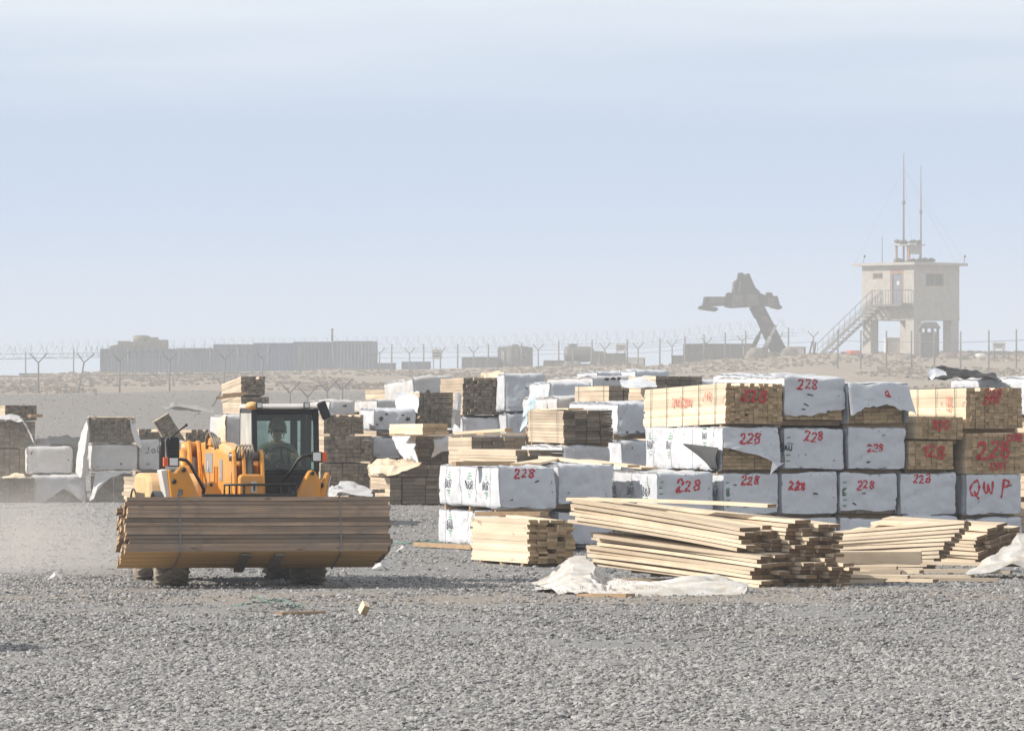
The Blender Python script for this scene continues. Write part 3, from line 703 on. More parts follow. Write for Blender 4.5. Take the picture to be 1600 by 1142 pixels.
    for x in (cx-.62, cx+.62):
        for y in (cy-.62, cy+.62): mb.bx(x-.06, x+.06, y-.06, y+.06, k+.002, k+1.25)
    mb.build('corner_post', M['timber'], lk)
    mb = MB(); mb.bx(cx-.88, cx+.88, cy-.88, cy+.88, k+1.252, k+1.33); mb.bx(cx-.55, cx+.55, cy-.71, cy-.66, k+.62, k+1.249); mb.build('canopy', C, lk)
    rd = random.Random(2); mb = MB()
    for i in range(46):
        on = i < 20; ang = rd.random()*6.28; rr = rd.uniform(.2, .9) if on else rd.uniform(.75, 1.15)
        mb.sphere((cx+rr*math.cos(ang), cy+rr*math.sin(ang), (k+1.42 if on else k+.08)+rd.uniform(0, .16)), (rd.uniform(.12, .3), rd.uniform(.1, .25), rd.uniform(.07, .16)), 7, 5)
    for i in range(10): mb.sphere((cx+1.3+rd.uniform(-.3, .5), cy-.6+rd.uniform(-.4, .3), k+.08+rd.uniform(0, .2)), (.22, .2, .13), 7, 5)
    mb.build('camouflage_cover', M['net'], lk)
    # aerials and guy wires, standing on the roof
    for i, (dx, dy, ptop, rr) in enumerate(((-.25, .25, 238, .06), (.68, -.6, 257, .05))):
        x, y = cx+dx, cy+dy; top = zz(ptop)
        mb = MB(); mb.tube([(x, y, k), (x, y, top*.55+k*.45), (x, y, top)], [rr*1.3, rr, rr*.55], 7); ae = mb.build('aerial', M['post'], r)
        mb = MB(); mb.lathe([(rr*2.2, top*.75), (rr*2.2, top*.75+.25)], 7, lambda a_, b_, t: Vector((x+a_, y+b_, t))); mb.build('clamp', M['post'], ae)
    mb = MB(); top = zz(262)
    for p in ((-.4, 5.4), (5.3, -.4), (5.2, .5), (-.45, -.4)): mb.tube([(cx-.25, cy+.25, top), (p[0], p[1], k)], .007, 3)
    mb.build('guy_wire', M['wire'], r)
    mb = MB(); mb.tube([(.1, 3.2, k), (.1, 3.2, k+1.9)], .03, 5); mb.build('whip_aerial', M['post'], r)
    mb = MB()
    for x, y in ((-.4, 4.6), (5.1, -.3)): mb.tube([(x, y, k-.05), (x+.1, y, k+.42)], .022, 5); mb.sphere((x+.13, y, k+.5), (.1, .06, .12), 7, 5)
    mb.build('floodlight', M['darksteel'], r)
tower()
def booth():
    Y = 412; s = Y/F; x = (1453-CXP)*s; g = gz(x, Y)-.1; zz = lambda py: CH+(HYP-py)*s-g; w = 29*s
    r = thing('sentry_booth', (x, Y, g), 0, 'small dark sentry booth with pitched roof under the tower', 'booth')
    mb = MB(); mb.bx(-w/2, w/2, 0, 1.4, 0, zz(519)); mb.build('lower_wall', M['cont_dark'], r)
    mb = MB()
    for u in (-.46, -.17, .17, .46):
        for y in (.08, 1.32): mb.bx(u*w-.05, u*w+.05, y-.05, y+.05, zz(519)+.002, zz(512)-.002)
    mb.build('corner_post', M['cont_dark'], r)
    mb = MB(); mb.prism([(-.58*w, zz(513)), (.58*w, zz(513)), (.52*w, zz(510)), (.33*w, zz(503)), (-.33*w, zz(503)), (-.52*w, zz(510))], -.2, 1.6, lambda u, v, d: Vector((u, d, v))); mb.build('roof', M['cont_dark'], r)
booth()
for i, (px, rr, lab) in enumerate(((1420, .35, 'low dark boulder under the guard tower beside the cabinet'), (1482, .5, 'dark boulder right of the sentry booth'), (1508, .45, 'rounded dark boulder just outside the right tower pillar'), (1533, .35, 'smaller pale boulder farther right of the tower'))):
    x = (px-CXP)/F*412; mb = MB(); mb.sphere((0, 0, 0), (rr*1.5, rr, rr*.8), 10, 7)
    mb.v = [tuple(Vector(v)*(1+.25*noise.noise(Vector(v)*2+Vector((i*7, 0, 0))))) for v in mb.v]
    tag(mb.build('boulder', M['cont_rust' if i < 3 else 'pale'], loc=(x, 412, gz(x, 412)+.08)), lab, 'boulder')
def barrow():
    x = (1335-CXP)/F*409; r = thing('wheelbarrow', (x, 409, gz(x, 409)), .4, 'orange-red wheelbarrow parked below the tower stairs', 'wheelbarrow')
    mb = MB(); mb.prism([(-.4, .35), (.3, .35), (.5, .62), (-.5, .62)], -.28, .28, lambda u, v, d: Vector((u, d, v))); mb.build('tray', M['orange'], r, bevel=.03)
    mb = MB(); mb.lathe([(.05, -.05), (.2, -.05), (.2, .05), (.05, .05)], 12, lambda a, b, t: Vector((.55+a, t, .2+b))); mb.build('wheel', M['rubber'], r)
    for y in (-.25, .25): mb = MB(); mb.tube([(.55, y*.3, .2), (-.3, y, .34), (-.95, y, .55)], .02, 5); mb.tube([(-.3, y, .34), (-.4, y, 0)], .02, 5); mb.build('handle', M['post'], r)
barrow()
# ------------------------------------------------------------------ lumber bundles
def crumpler(seed, n=7, f0=.5, f1=3.2, pw=.9):
    rd = random.Random(seed*13+5); W_ = []
    for k in range(n):
        f = f0*(f1/f0)**(k/(n-1)); v = Vector((rd.gauss(0, 1), rd.gauss(0, 1), rd.gauss(0, 1))).normalized()
        W_.append((f, v, rd.random()*7, f**-pw))
    tot = sum(w[3] for w in W_)
    def c(q):
        w = .30*noise.noise(q*.9+Vector((seed, 1, 2))); w2 = noise.noise(q*.6+Vector((3, seed, 8)))
        s = 0
        for i, (f, v, ph, a) in enumerate(W_):
            t = f*(v.dot(q)+w)+ph; t = abs((t % 1)*2-1)*2-1
            s += a*t*(.5+.5*max(0, min(1, .5+(w2 if i % 2 else -w2)*1.6)))
        return s/tot
    return c
GLY = {  # handwritten / printed strokes in a box 0..1 high, about 0.6 wide
 '2': [[(.02, .78), (.12, .95), (.32, 1), (.5, .9), (.52, .72), (.38, .45), (.12, .15), (0, 0), (.25, .04), (.6, 0)]],
 '8': [[(.5, .85), (.35, 1), (.12, .95), (.05, .75), (.25, .55), (.48, .35), (.5, .12), (.3, 0), (.08, .1), (.08, .32), (.3, .53), (.5, .72), (.5, .85)]],
 '1': [[(.1, .75), (.3, 1), (.28, .5), (.3, 0)]],
 '0': [[(.3, 1), (.08, .8), (.02, .4), (.15, .05), (.35, 0), (.52, .25), (.55, .65), (.42, .95), (.3, 1)]],
 '4': [[(.4, 1), (.05, .4), (.6, .4)], [(.45, .7), (.42, 0)]],
 '9': [[(.5, .75), (.3, 1), (.08, .85), (.1, .6), (.35, .5), (.5, .75), (.45, .3), (.35, 0)]],
 'Q': [[(.3, 1), (.06, .8), (.0, .4), (.15, .08), (.38, .05), (.55, .3), (.55, .7), (.4, .97), (.25, .98)], [(.28, .35), (.45, .05), (.7, -.18)]],
 'W': [[(0, 1), (.04, .3), (.18, .05), (.33, .3), (.36, .75), (.42, .25), (.56, .05), (.7, .35), (.78, 1)]],
 'P': [[(.12, 1), (.1, .4), (.06, -.55)], [(.0, .95), (.3, 1.02), (.55, .85), (.5, .55), (.3, .42), (.1, .42)]],
 'B': [[(0, 0), (0, 1), (.35, .98), (.48, .78), (.35, .55), (0, .52)], [(.35, .55), (.52, .28), (.38, .02), (0, 0)]],
 'A': [[(0, 0), (.27, 1), (.54, 0)], [(.1, .35), (.44, .35)]],
 'U': [[(0, 1), (0, .25), (.15, .02), (.38, .02), (.52, .25), (.52, 1)]],
 'R': [[(0, 0), (0, 1), (.35, .98), (.48, .76), (.35, .52), (0, .5)], [(.22, .5), (.52, 0)]],
 'Z': [[(0, .95), (.55, 1), (.02, 0), (.58, .05)]], 'K': [[(0, 1), (.02, 0)], [(.5, 1), (.05, .5), (.5, 0)]],
 'I': [[(.2, 1), (.2, 0)]], 'E': [[(.5, 1), (.02, .97), (0, 0), (.5, .03)], [(0, .5), (.4, .52)]],
 'J': [[(.45, 1), (.42, .2), (.2, 0), (0, .15)]], 'O': [[(.28, .6), (.05, .45), (.06, .1), (.28, 0), (.48, .2), (.45, .5), (.28, .6)]],
 'M': [[(0, 0), (.05, 1), (.3, .4), (.55, 1), (.6, 0)]], 'T': [[(0, 1), (.6, 1)], [(.3, 1), (.28, 0)]],
 ',': [[(.05, .1), (.0, -.15)]], 'L': [[(0, 1), (0, 0), (.45, .02)]],
 '<': [[(0, .2), (.3, 1), (.6, .2)], [(.0, -.1), (.6, -.1)]], '-': [[(0, .5), (.6, .5)]],
}
ALT = {'2': [[[(.05, .7), (.2, .98), (.45, .95), (.5, .7), (.3, .4), (0, .12), (.1, -.02), (.22, .12), (.15, .2), (.05, .08), (.3, .0), (.62, .06)]],
              [[(.0, .85), (.3, 1), (.5, .8), (.4, .5), (.1, .1), (.0, .0), (.3, .08), (.55, -.04)]]],
       '8': [[[(.55, .95), (.3, 1.0), (.1, .85), (.2, .62), (.45, .4), (.52, .15), (.35, .0), (.1, .05), (.08, .28), (.3, .5), (.5, .7), (.62, .98)]],
              [[(.3, .55), (.12, .7), (.15, .92), (.35, 1), (.5, .85), (.42, .62), (.3, .55), (.1, .38), (.05, .15), (.25, 0), (.5, .1), (.52, .35), (.32, .54)]]]}
ADV = {'W': 1.0, 'I': .45, '1': .5, ',': .3, 'M': .85, ' ': .5}
def strokes(mb, text, put, cx, cz, h, wd, rd, wobble=0.06, slant=0.0, gap=.22, widths=True):
    """ribbons for text; put(u, v) -> surface point; u right, v up"""
    tot = sum(ADV.get(c, .75)+gap*0.3 for c in text)*h; u0 = cx-tot/2
    for c in text:
        adv = (ADV.get(c, .75)+gap*.3)*h
        k = 1+rd.uniform(-.15, .15)*min(1, wobble*16); dv = rd.uniform(-.10, .10)*h*min(1, wobble*16); slant = rd.uniform(-.05, .22) if wobble > .04 else slant; w0 = wd*rd.uniform(.85, 1.15)
        for st in (rd.choice([GLY[c]]+ALT.get(c, [])) if wobble > .04 and c in GLY else GLY.get(c, [])):
            pts = []
            st = [(a+rd.uniform(-wobble, wobble)*.5, b+rd.uniform(-wobble, wobble)*.5) for a, b in st]
            n = 5 if len(st) > 3 else 4      # smooth by sampling between the points
            for i in range(len(st)-1):
                p0, p1, p2, p3 = st[max(0, i-1)], st[i], st[i+1], st[min(len(st)-1, i+2)]
                for j in range(n):
                    t = j/n
                    if len(st) > 4:
                        f = lambda a, b, c_, d: .5*((2*b)+(-a+c_)*t+(2*a-5*b+4*c_-d)*t*t+(-a+3*b-3*c_+d)*t**3)
                    else: f = lambda a, b, c_, d: b+(c_-b)*t
                    pts.append((f(p0[0], p1[0], p2[0], p3[0]), f(p0[1], p1[1], p2[1], p3[1])))
            pts.append(st[-1])
            pts = [(u0+(a+slant*b)*h*k, cz+(b-.5)*h*k+dv) for a, b in pts]
            vs = []
            for i, (a, b) in enumerate(pts):
                d = Vector((pts[min(i+1, len(pts)-1)][0]-pts[max(i-1, 0)][0], pts[min(i+1, len(pts)-1)][1]-pts[max(i-1, 0)][1]))
                d = d.normalized() if d.length > 1e-6 else Vector((1, 0)); nx, ny = -d.y, d.x
                w = w0/2*((1+.38*math.sin(i*.9+u0*40)+rd.uniform(-.15, .15)) if widths else 1)
                vs += [put(a+nx*w, b+ny*w), put(a-nx*w, b-ny*w)]
            mb.add(vs, [(2*i, 2*i+1, 2*i+3, 2*i+2) for i in range(len(pts)-1)])
        u0 += adv

def bundle_frame(px0, px1, pyt, pyb, Y, phi):
    """place of a bundle whose near end face spans these photo columns and rows at depth Y"""
    w = (px1-px0)/F*Y/math.cos(phi); x = ((px0+px1)/2-CXP)/F*Y
    z0 = CH+(HYP-pyb)/F*Y; h = (pyb-pyt)/F*Y
    return Vector((x, Y, z0)), w, h
BARE_G, WRAP_G = 'bare lumber bundles in the yard', 'white wrapped lumber bundles in the yard'

def boards_mesh(w, h, L, nx, nz, rd, jit=0.03, missing=(), lean=0.0, mats=('pine', 'pine_end'), z0=0.0, skip=None, ragtop=0, old=True):
    mb = MB(); cw, chh = w/nx, h/nz
    cols = [(rd.uniform(-.5, .5)*cw*.22, rd.uniform(-.025, .025)+lean) for _ in range(nx)]
    for i in range(nx):
        top = nz-(rd.choice((0, 0, 0, 1)) if ragtop else 0)
        for k in range(top):
            if (i, k) in missing or (skip and skip(i/nx, k/nz)): continue
            z = z0+(k+.5)*chh; x = -w/2+(i+.5)*cw+cols[i][0]*.5+cols[i][1]*(z-h/2)+rd.uniform(-.003, .003)
            y0 = rd.uniform(-jit, jit) if rd.random() < .85 else rd.uniform(-jit*2, jit*2)
            LL = L*(1-rd.random()*0.02)
            Mx = Matrix.Rotation(rd.uniform(-.012, .012), 3, 'Y')
            mb.box((x, y0+LL/2, z+rd.uniform(-.002, .002)), (cw*(.965 if old else .94), LL, chh*(.93 if old else .972)), 0, Mx, ends=1)
    return mb
def loop_strap(mb, w, h, y, wd=0.022, t=0.006, z0=0, x0=0):
    e = .004
    mb.bx(x0-w/2-e-t, x0-w/2-e, y-wd/2, y+wd/2, z0-e, z0+h+e+t); mb.bx(x0+w/2+e, x0+w/2+e+t, y-wd/2, y+wd/2, z0-e, z0+h+e+t)
    mb.bx(x0-w/2-e, x0+w/2+e, y-wd/2, y+wd/2, z0+h+e, z0+h+e+t)
def bearers(r, w, L, hb=.085, n=3):
    for i in range(n):
        y = .35+(L-.7)*i/(n-1); mb = MB(); mb.bx(-w/2+.02, w/2-.02, y-.05, y+.05, -hb, -.003); mb.build('bearer', M['bearer'], r)

def bare(px0, px1, pyt, pyb, Y, label, L=4.0, phi=15, nx=9, nz=13, old=True, seed=0, jit=.03, missing=(), num=None, side=None, straps=2, bear=True, lean=0.0, tilt=None, tag_group=BARE_G, ragtop=0, zsc=.6):
    ph = R(phi); o, w, h = bundle_frame(px0, px1, pyt, pyb, Y, ph); rd = random.Random(seed*31+7)
    r = thing('lumber_bundle', o, ph, label, 'lumber', tag_group)
    r.rotation_euler = (R(tilt[0]), R(tilt[1]), ph) if tilt else (R(rd.uniform(-.5, .3)), R(rd.uniform(-.9, .9)), ph+R(rd.uniform(-1.2, 1.2)))
    mt = (M['old'], M['old_end']) if old else (M['pine'], M['pine_end'])
    boards_mesh(w, h, L, nx, nz, rd, jit, missing, lean, ragtop=ragtop, old=old).build('boards', mt, r)
    for i in range(straps):
        mb = MB(); loop_strap(mb, w+.03, h+.01, .55+(L-1.1)*i/max(1, straps-1)); mb.build('strap', M['strap'], r)
    if bear and Y < 135: bearers(r, w, L)
    for t in (num if isinstance(num, list) else [num] if num else []):
        txt, u, v, hh, wd, m = t; mb = MB()
        strokes(mb, txt, lambda a, b: Vector((a, -jit*1.15-.012, b)), -w/2+u*w, v*h, hh, wd, rd); mb.build('painted_number', M[m], r)
    for t in (side or []):
        txt, u, v, hh, wd, m = t; mb = MB(); c = L*(1-u)      # seen from outside the left face, the near end is on the right
        strokes(mb, txt, lambda a, b: Vector((-w/2-.022-.012, L-a, b)), L-c, v*h, hh, wd, rd); mb.build('painted_lettering', M[m], r)
    return r

def wrap_surface(w, h, L, seed, puff=.012, rad=.035, sag=.0):
    off = Vector((seed*3.7, seed*1.3, seed*5.1))
    cr = crumpler(seed, 7, .7, 4.5, .75)
    def disp(p):
        q = p+off
        d = puff*.9*noise.noise(q*1.3)+puff*.5*noise.noise(Vector((q.x*4, q.y*4, q.z*4)))
        a = Vector((q.x*2.0+q.z*1.4, q.y*1.6+q.z*2.2, q.z*1.1-q.y*.5))
        d += -puff*1.3*max(0, 1-abs(noise.noise(a*1.1))*9)*(.5+.5*noise.noise(q*.7))
        d += puff*1.15*cr(q)
        b = Vector((q.x*1.2-q.z*2.6, q.y*2.4-q.z*1.9, q.z*.8+q.y*.3))
        d += -puff*.9*max(0, 1-abs(noise.noise(b*1.3+Vector((7, 2, 5))))*8)*max(0, noise.noise(q*.9+Vector((1, 8, 3)))+.3)
        return d
    fs, fs2 = .7+.5*math.sin(seed*2.1), .9+.4*math.sin(seed*3.3+1)
    hx, hz = w/2, h/2; c = Vector((0, L/2, h/2)); half = Vector((hx, L/2, hz))
    def surf(p):
        q = p-c
        inner = Vector((max(-hx+rad, min(hx-rad, q.x)), max(-L/2+rad, min(L/2-rad, q.y)), max(-hz+rad, min(hz-rad, q.z))))
        n = q-inner
        n = n.normalized() if n.length > 1e-6 else Vector((0, 0, 1))
        s = inner+n*rad+c
        if p.y < .01 and abs(n.y) > .5:
            ax = hx-abs(s.x); g = math.exp(-((ax*fs-s.z)/.03)**2)*(s.z < h*.5)+.7*math.exp(-((ax*fs2-(h-s.z))/.028)**2)*(h-s.z < h*.45)
            n = n*(1); s = s-n*(.011*g)
        k = min(1, max(0, (h-s.z)/h))
        return s+n*(disp(s)+sag*math.sin(k*3.0)*.5)
    return surf
def wrap_mesh(surf, w, h, L, st=0.065, keep=None, flare=None, bottom=False, cut=None):
    mb = MB(); nx = max(6, int(w/st)); ny = max(8, int(L/(st*1.6))); nzz = max(5, int(h/st))
    def fn(axis, v):
        def f(u, t):
            if axis == 'y':
                zc = max(0, cut(-w/2+w*u, h)) if (cut and v < 0) else 0
                p = Vector((-w/2+w*u, 0 if v < 0 else L, zc+(h-zc)*t))
            elif axis == 'x': p = Vector((v*w/2, L*u, h*t))
            else: p = Vector((-w/2+w*u, L*t, h if v > 0 else 0))
            q = surf(p)
            if flare: q = q+flare(p, axis, v)
            return q
        return f
    def kp(axis, v):
        if keep is None: return None
        def k(u, t):
            if axis == 'y': return v > 0 or keep('end', -w/2+w*u, h*t)
            if axis == 'x': return keep('left' if v < 0 else 'right', L*u, h*t)
            return keep('top', -w/2+w*u, L*t)
        return k
    mb.grid(nx, nzz, fn('y', -1), keep=kp('y', -1)); mb.grid(nx, nzz, fn('y', 1))
    mb.grid(ny, nzz, fn('x', -1), keep=kp('x', -1)); mb.grid(ny, nzz, fn('x', 1), keep=kp('x', 1))
    mb.grid(nx, ny, fn('z', 1), keep=kp('z', 1))
    if bottom: mb.grid(nx, ny, fn('z', -1))
    return mb
def wrapped(px0, px1, pyt, pyb, Y, label, L=4.0, phi=15, seed=0, num=None, prints=(), dirty=False, keep=None, flare=None, st=None, straps=0, bear=True, puff=.036, tears=0, sag=0.0, tilt=None, core=False, name_end=None, green_edge=False, tag_group=WRAP_G, boards_kw=None, holes=(), cut=None, rad=.035):
    ph = R(phi); o, w, h = bundle_frame(px0, px1, pyt, pyb, Y, ph); rd = random.Random(seed*17+3)
    r = thing('wrapped_lumber_bundle', o, ph, label, 'wrapped lumber', tag_group)
    r.rotation_euler = (R(tilt[0]), R(tilt[1]), ph) if tilt else (R(rd.uniform(-.5, .3)), R(rd.uniform(-.9, .9)), ph+R(rd.uniform(-1.2, 1.2)))
    surf = wrap_surface(w, h, L, seed, puff, rad=rad, sag=sag); st = st or (.045 if Y < 115 else .075)
    wm = M['wrap_old'] if dirty else M['wrap']
    mb = wrap_mesh(surf, w, h, L, st, keep, flare, keep is None and cut is None, cut); wo = mb.build('wrap', wm, r, weld=True)
    if core or keep or cut:
        kw = dict(nx=7, nz=10, jit=.02); kw.update(boards_kw or {})
        boards_mesh(w-.10, h-.06, L-.12, kw['nx'], kw['nz'], rd, kw['jit']).build('boards', (M['old'], M['old_end']) if kw.get('old', True) else (M['pine'], M['pine_end']), r, loc=(0, .06+kw.get('inset', 0), .01))
    if bear and Y < 135: bearers(r, w, L)
    E = lambda a, b: surf(Vector((a, 0, b)))+Vector((0, -.007, 0))
    Lf = lambda a, b: surf(Vector((-w/2, L-a, b)))+Vector((-.007, 0, 0))
    for t in (num if isinstance(num, list) else [num] if num else []):
        txt, u, v, hh, wd, m = t; mb = MB(); fl = flare
        put = (lambda a, b: E(a, b)+fl(Vector((a, 0, b)), 'y', -1)) if fl else E
        strokes(mb, txt, put, -w/2+u*w, v*h, hh, wd, rd); mb.build('painted_number', M[m], wo)
    for t in prints:                    # mill name and green marks printed on the long side
        txt, u, v, hh, m = t; mb = MB(); strokes(mb, txt, Lf, L*u, v*h, hh, hh*.15, rd, wobble=.02, widths=False)
        if len(mb.f): mb.build('printed_name', M[m], wo)
        mg = MB()
        for dv, sg in ((.26, 1), (-.26, -1)):
            for i, ww in enumerate((.22, .15, .08)):
                zc = v*h+sg*(abs(dv)*h*.62+i*.045); mg.add([Lf(L*u+a, zc+b) for a, b in ((-ww/2, -.009), (ww/2, -.009), (ww/2, .009), (-ww/2, .009))], [(0, 1, 2, 3)])
        mg.build('printed_mark', M['green_ink'], wo)
    if green_edge:
        for i in range(5):
            mg = MB(); mg.add([E(-w/2+.05+a, h*.2+i*.1+b) for a, b in ((0, -.012), (.07, -.006), (.07, .014), (0, .012))], [(0, 1, 2, 3)])
            mg.build('printed_mark', M['green_ink'], wo)
        mb = MB(); strokes(mb, name_end or 'BR', E, -w/2+.09, h*.52, .10, .02, rd, .02, widths=False); mb.build('printed_name', M['black_ink'], wo)
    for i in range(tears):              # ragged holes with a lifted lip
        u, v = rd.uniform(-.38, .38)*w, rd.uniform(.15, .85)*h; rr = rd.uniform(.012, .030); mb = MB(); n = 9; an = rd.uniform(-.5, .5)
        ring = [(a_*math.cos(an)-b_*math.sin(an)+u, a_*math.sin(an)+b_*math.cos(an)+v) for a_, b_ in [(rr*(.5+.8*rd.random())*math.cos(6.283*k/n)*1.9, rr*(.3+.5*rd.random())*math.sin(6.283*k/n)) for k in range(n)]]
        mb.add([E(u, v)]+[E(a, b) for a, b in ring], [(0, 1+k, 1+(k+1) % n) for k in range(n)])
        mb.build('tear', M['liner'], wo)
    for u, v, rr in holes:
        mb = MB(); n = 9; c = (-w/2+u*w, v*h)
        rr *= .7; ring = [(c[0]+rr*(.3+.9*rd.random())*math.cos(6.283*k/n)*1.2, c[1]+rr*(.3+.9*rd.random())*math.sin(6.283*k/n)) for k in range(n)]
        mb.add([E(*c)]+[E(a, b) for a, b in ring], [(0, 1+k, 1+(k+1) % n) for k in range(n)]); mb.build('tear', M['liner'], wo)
    for i in range(straps):
        y = .5+(L-1.0)*i/max(1, straps-1); mb = MB()
        n = 14; pts = [Vector((-w/2, y, h*k/n)) for k in range(n+1)]+[Vector((-w/2+w*k/n, y, h)) for k in range(1, n+1)]+[Vector((w/2, y, h-h*k/n)) for k in range(1, n+1)]
        pts = [surf(p)+(p-Vector((0, y, h/2))).normalized()*.004 for p in pts]
        mb.tube(pts, .007, 4); mb.build('strap', M['strap_w'], r)
    return r

def sheet(mb, pts, nu, nv, amp, seed, freq=2.5, m=0, ridge=1.0, smooth=True):
    """crumpled sheet over a grid of control points pts[i][j] (bilinear)"""
    cr = crumpler(seed, 9, freq*.35, freq*2.6, .62)
    a, b = len(pts)-1, len(pts[0])-1; off = Vector((seed*2.3, seed*7.1, seed))
    def fn(u, v):
        x, y = u*a, v*b; i, j = min(int(x), a-1), min(int(y), b-1); s, t = x-i, y-j
        s, t = s*s*(3-2*s), t*t*(3-2*t)
        p = (Vector(pts[i][j])*(1-s)+Vector(pts[i+1][j])*s)*(1-t)+(Vector(pts[i][j+1])*(1-s)+Vector(pts[i+1][j+1])*s)*t
        q = p*freq+off
        c1 = cr(Vector((p[0]*.6, p[1]*1.3, p[2]*1.2))+off); c2 = cr(Vector((p[1], p[2], p[0]*.6))+off*1.7)
        d = Vector((noise.noise(q)*.35+c2*.9, noise.noise(q+Vector((9, 1, 4)))*.5-c1*1.2, .25*noise.noise(q+Vector((3, 17, 8)))+c1*1.9*ridge))*amp
        return p+d
    return mb.grid(nu, nv, fn, m, smooth)
def drape(name, label, cat, ctrl, seed, amp=.06, nu=30, nv=24, m='wrap', freq=2.5, group=None, ridge=1.0, smooth=True):
    """a loose sheet given by world control points"""
    o = Vector(ctrl[0][0]); mb = MB(); sheet(mb, [[Vector(p)-o for p in row] for row in ctrl], nu, nv, amp, seed, freq, ridge=ridge, smooth=smooth)
    ob = mb.build(name, M[m], loc=o); return tag(ob, label, cat, group)
# ------------------------------------------------------------------ the right-hand stack, near face
YR = lambda px: 97.3+0.268*(px-800)/92.0
RED = 'red'
def n228(u, v, h=.17, wd=.026): return ('228', u, v, h, wd, RED)
PR = lambda *us: [('BAUR', u, .52, .13, 'black_ink') for u in us]
# lowest row
wrapped(1220, 1309, 808, 866, YR(1264), 'white wrapped bundle at ground level, its corner showing right of the front loose boards', seed=41, bear=False)
wrapped(1312, 1402, 808, 866, YR(1357), 'white wrapped bundle of the bottom row, under the bundle with a sagging lower edge', seed=42, bear=False)
wrapped(1408, 1498, 806, 866, YR(1452), 'white wrapped bundle of the bottom row, half hidden by the rising loose boards at right', seed=43, bear=False)
wrapped(1508, 1598, 809, 866, YR(1553), 'white wrapped bundle of the bottom row, below the one painted QWP', seed=44, bear=False)
# third row from the ground up is counted from the bottom
wrapped(1025, 1113, 738, 803, YR(1069), 'wrapped bundle marked 228 whose long white side shows the printed mill name', seed=1, num=n228(.58, .70, .19, .03), prints=PR(.08, .36, .62, .86), green_edge=True, name_end='F', straps=4)
wrapped(1130, 1218, 739, 803, YR(1174), 'wrapped bundle marked 228 directly under the bundle with the big dark gash', seed=2, num=n228(.5, .82, .14), prints=PR(.9,), green_edge=True, name_end='8', tears=2)
wrapped(1220, 1309, 738, 803, YR(1264), 'wrapped bundle with a crowded red 228 low on its end, third row up', seed=3, num=n228(.30, .68, .13, .034), tears=1)
wrapped(1312, 1403, 738, 803, YR(1357), 'wrapped bundle marked 228 with a sagging torn lower edge', seed=4, num=n228(.46, .70, .14), green_edge=True, name_end='E', tears=2,
        cut=lambda a, h: .04+.07*max(0, noise.noise((a*3, 1, 2))+.3))
wrapped(1405, 1496, 738, 805, YR(1450), 'clean wrapped bundle marked 228 at its top, left of the QWP bundle', seed=5, num=n228(.40, .86, .13))
wrapped(1508, 1598, 740, 804, YR(1553), 'wrapped bundle with large red QWP painted across its end', seed=6, num=[('Q', .16, .66, .24, .032, RED), ('W', .44, .66, .22, .032, RED), ('P', .72, .68, .22, .032, RED)], tears=1)
# second row
t1_cut = lambda a, h: h*(.50-.36*max(0, a+.5)**1.6+.015*math.sin(a*11))
def t1_flare(p, axis, v):
    if axis == 'y' and v < 0: return Vector((0, -.16*max(0, 1-p.z/.75)**1.3, 0))
    return Vector((0, 0, 0))
r = wrapped(1127, 1217, 666, 735, YR(1172), 'wrapped bundle marked 228 with a big dark gash where its cover peeled away', seed=7, num=n228(.5, .72, .15), prints=[('BAUR', .07, .55, .12, 'black_ink'), ('BAU', .34, .55, .12, 'black_ink'), ('BAUR', .78, .78, .10, 'black_ink')], cut=t1_cut, flare=t1_flare, st=.04, straps=4, L=4.8,
            boards_kw=dict(nx=8, nz=11, old=False, jit=.015, inset=.04))
def leaf(u, v):
    y = .02+2.25*u; up = .375+.065*u; lo = .42*max(0, min(1, (y-.5)/1.75))**.72
    lo = min(lo, up-.004) if u < 1 else up
    k = math.sin(math.pi*v)*(1-u)
    return Vector((-.535-.05*k-.02*(1-u), y, lo+(up-lo)*v+.012))
mb = MB(); mb.grid(26, 8, leaf); o_ = mb.build('black_lining', M['liner'], r); sd = o_.modifiers.new('thickness', 'SOLIDIFY'); sd.thickness = .006
mb = MB(); mb.add([(.34, -.20, .16), (.56, -.17, .13), (.30, -.17, -.08), (.42, -.23, .06)], [(0, 2, 3), (0, 3, 1)]); mb.build('folded_corner', M['wrap'], r)
wrapped(1224, 1320, 669, 733, YR(1272), 'wrapped bundle marked 228 with the mill name on its shaded left edge', seed=8, num=n228(.50, .80, .15), green_edge=True, name_end='AU', prints=PR(.95), tears=3)
wrapped(1324, 1416, 668, 734, YR(1370), 'plain wrapped bundle marked 228, right end of the second row of covers', seed=9, num=n228(.48, .52, .12), tears=2, name_end='E')
bare(1421, 1490, 689, 733, YR(1455), 'bare lumber bundle marked 128 beside the wrapped covers', old=False, nx=8, nz=9, seed=10, num=('128', .55, .62, .19, .03, RED), jit=.02)
bare(1432, 1505, 651, 686, YR(1468), 'bare lumber bundle marked 100 tucked under the pale sunlit bundle', old=False, nx=8, nz=7, seed=11, num=('100', .52, .62, .16, .028, RED), jit=.02)
bare(1509, 1604, 677, 740, YR(1555), 'bare lumber bundle with a huge red 228 on its end, at the right edge', old=False, nx=11, nz=12, seed=12, num=[('228', .47, .58, .27, .036, RED), ('008', .82, .90, .12, .026, RED), ('KMT', .55, .18, .14, .02, RED)], jit=.015)
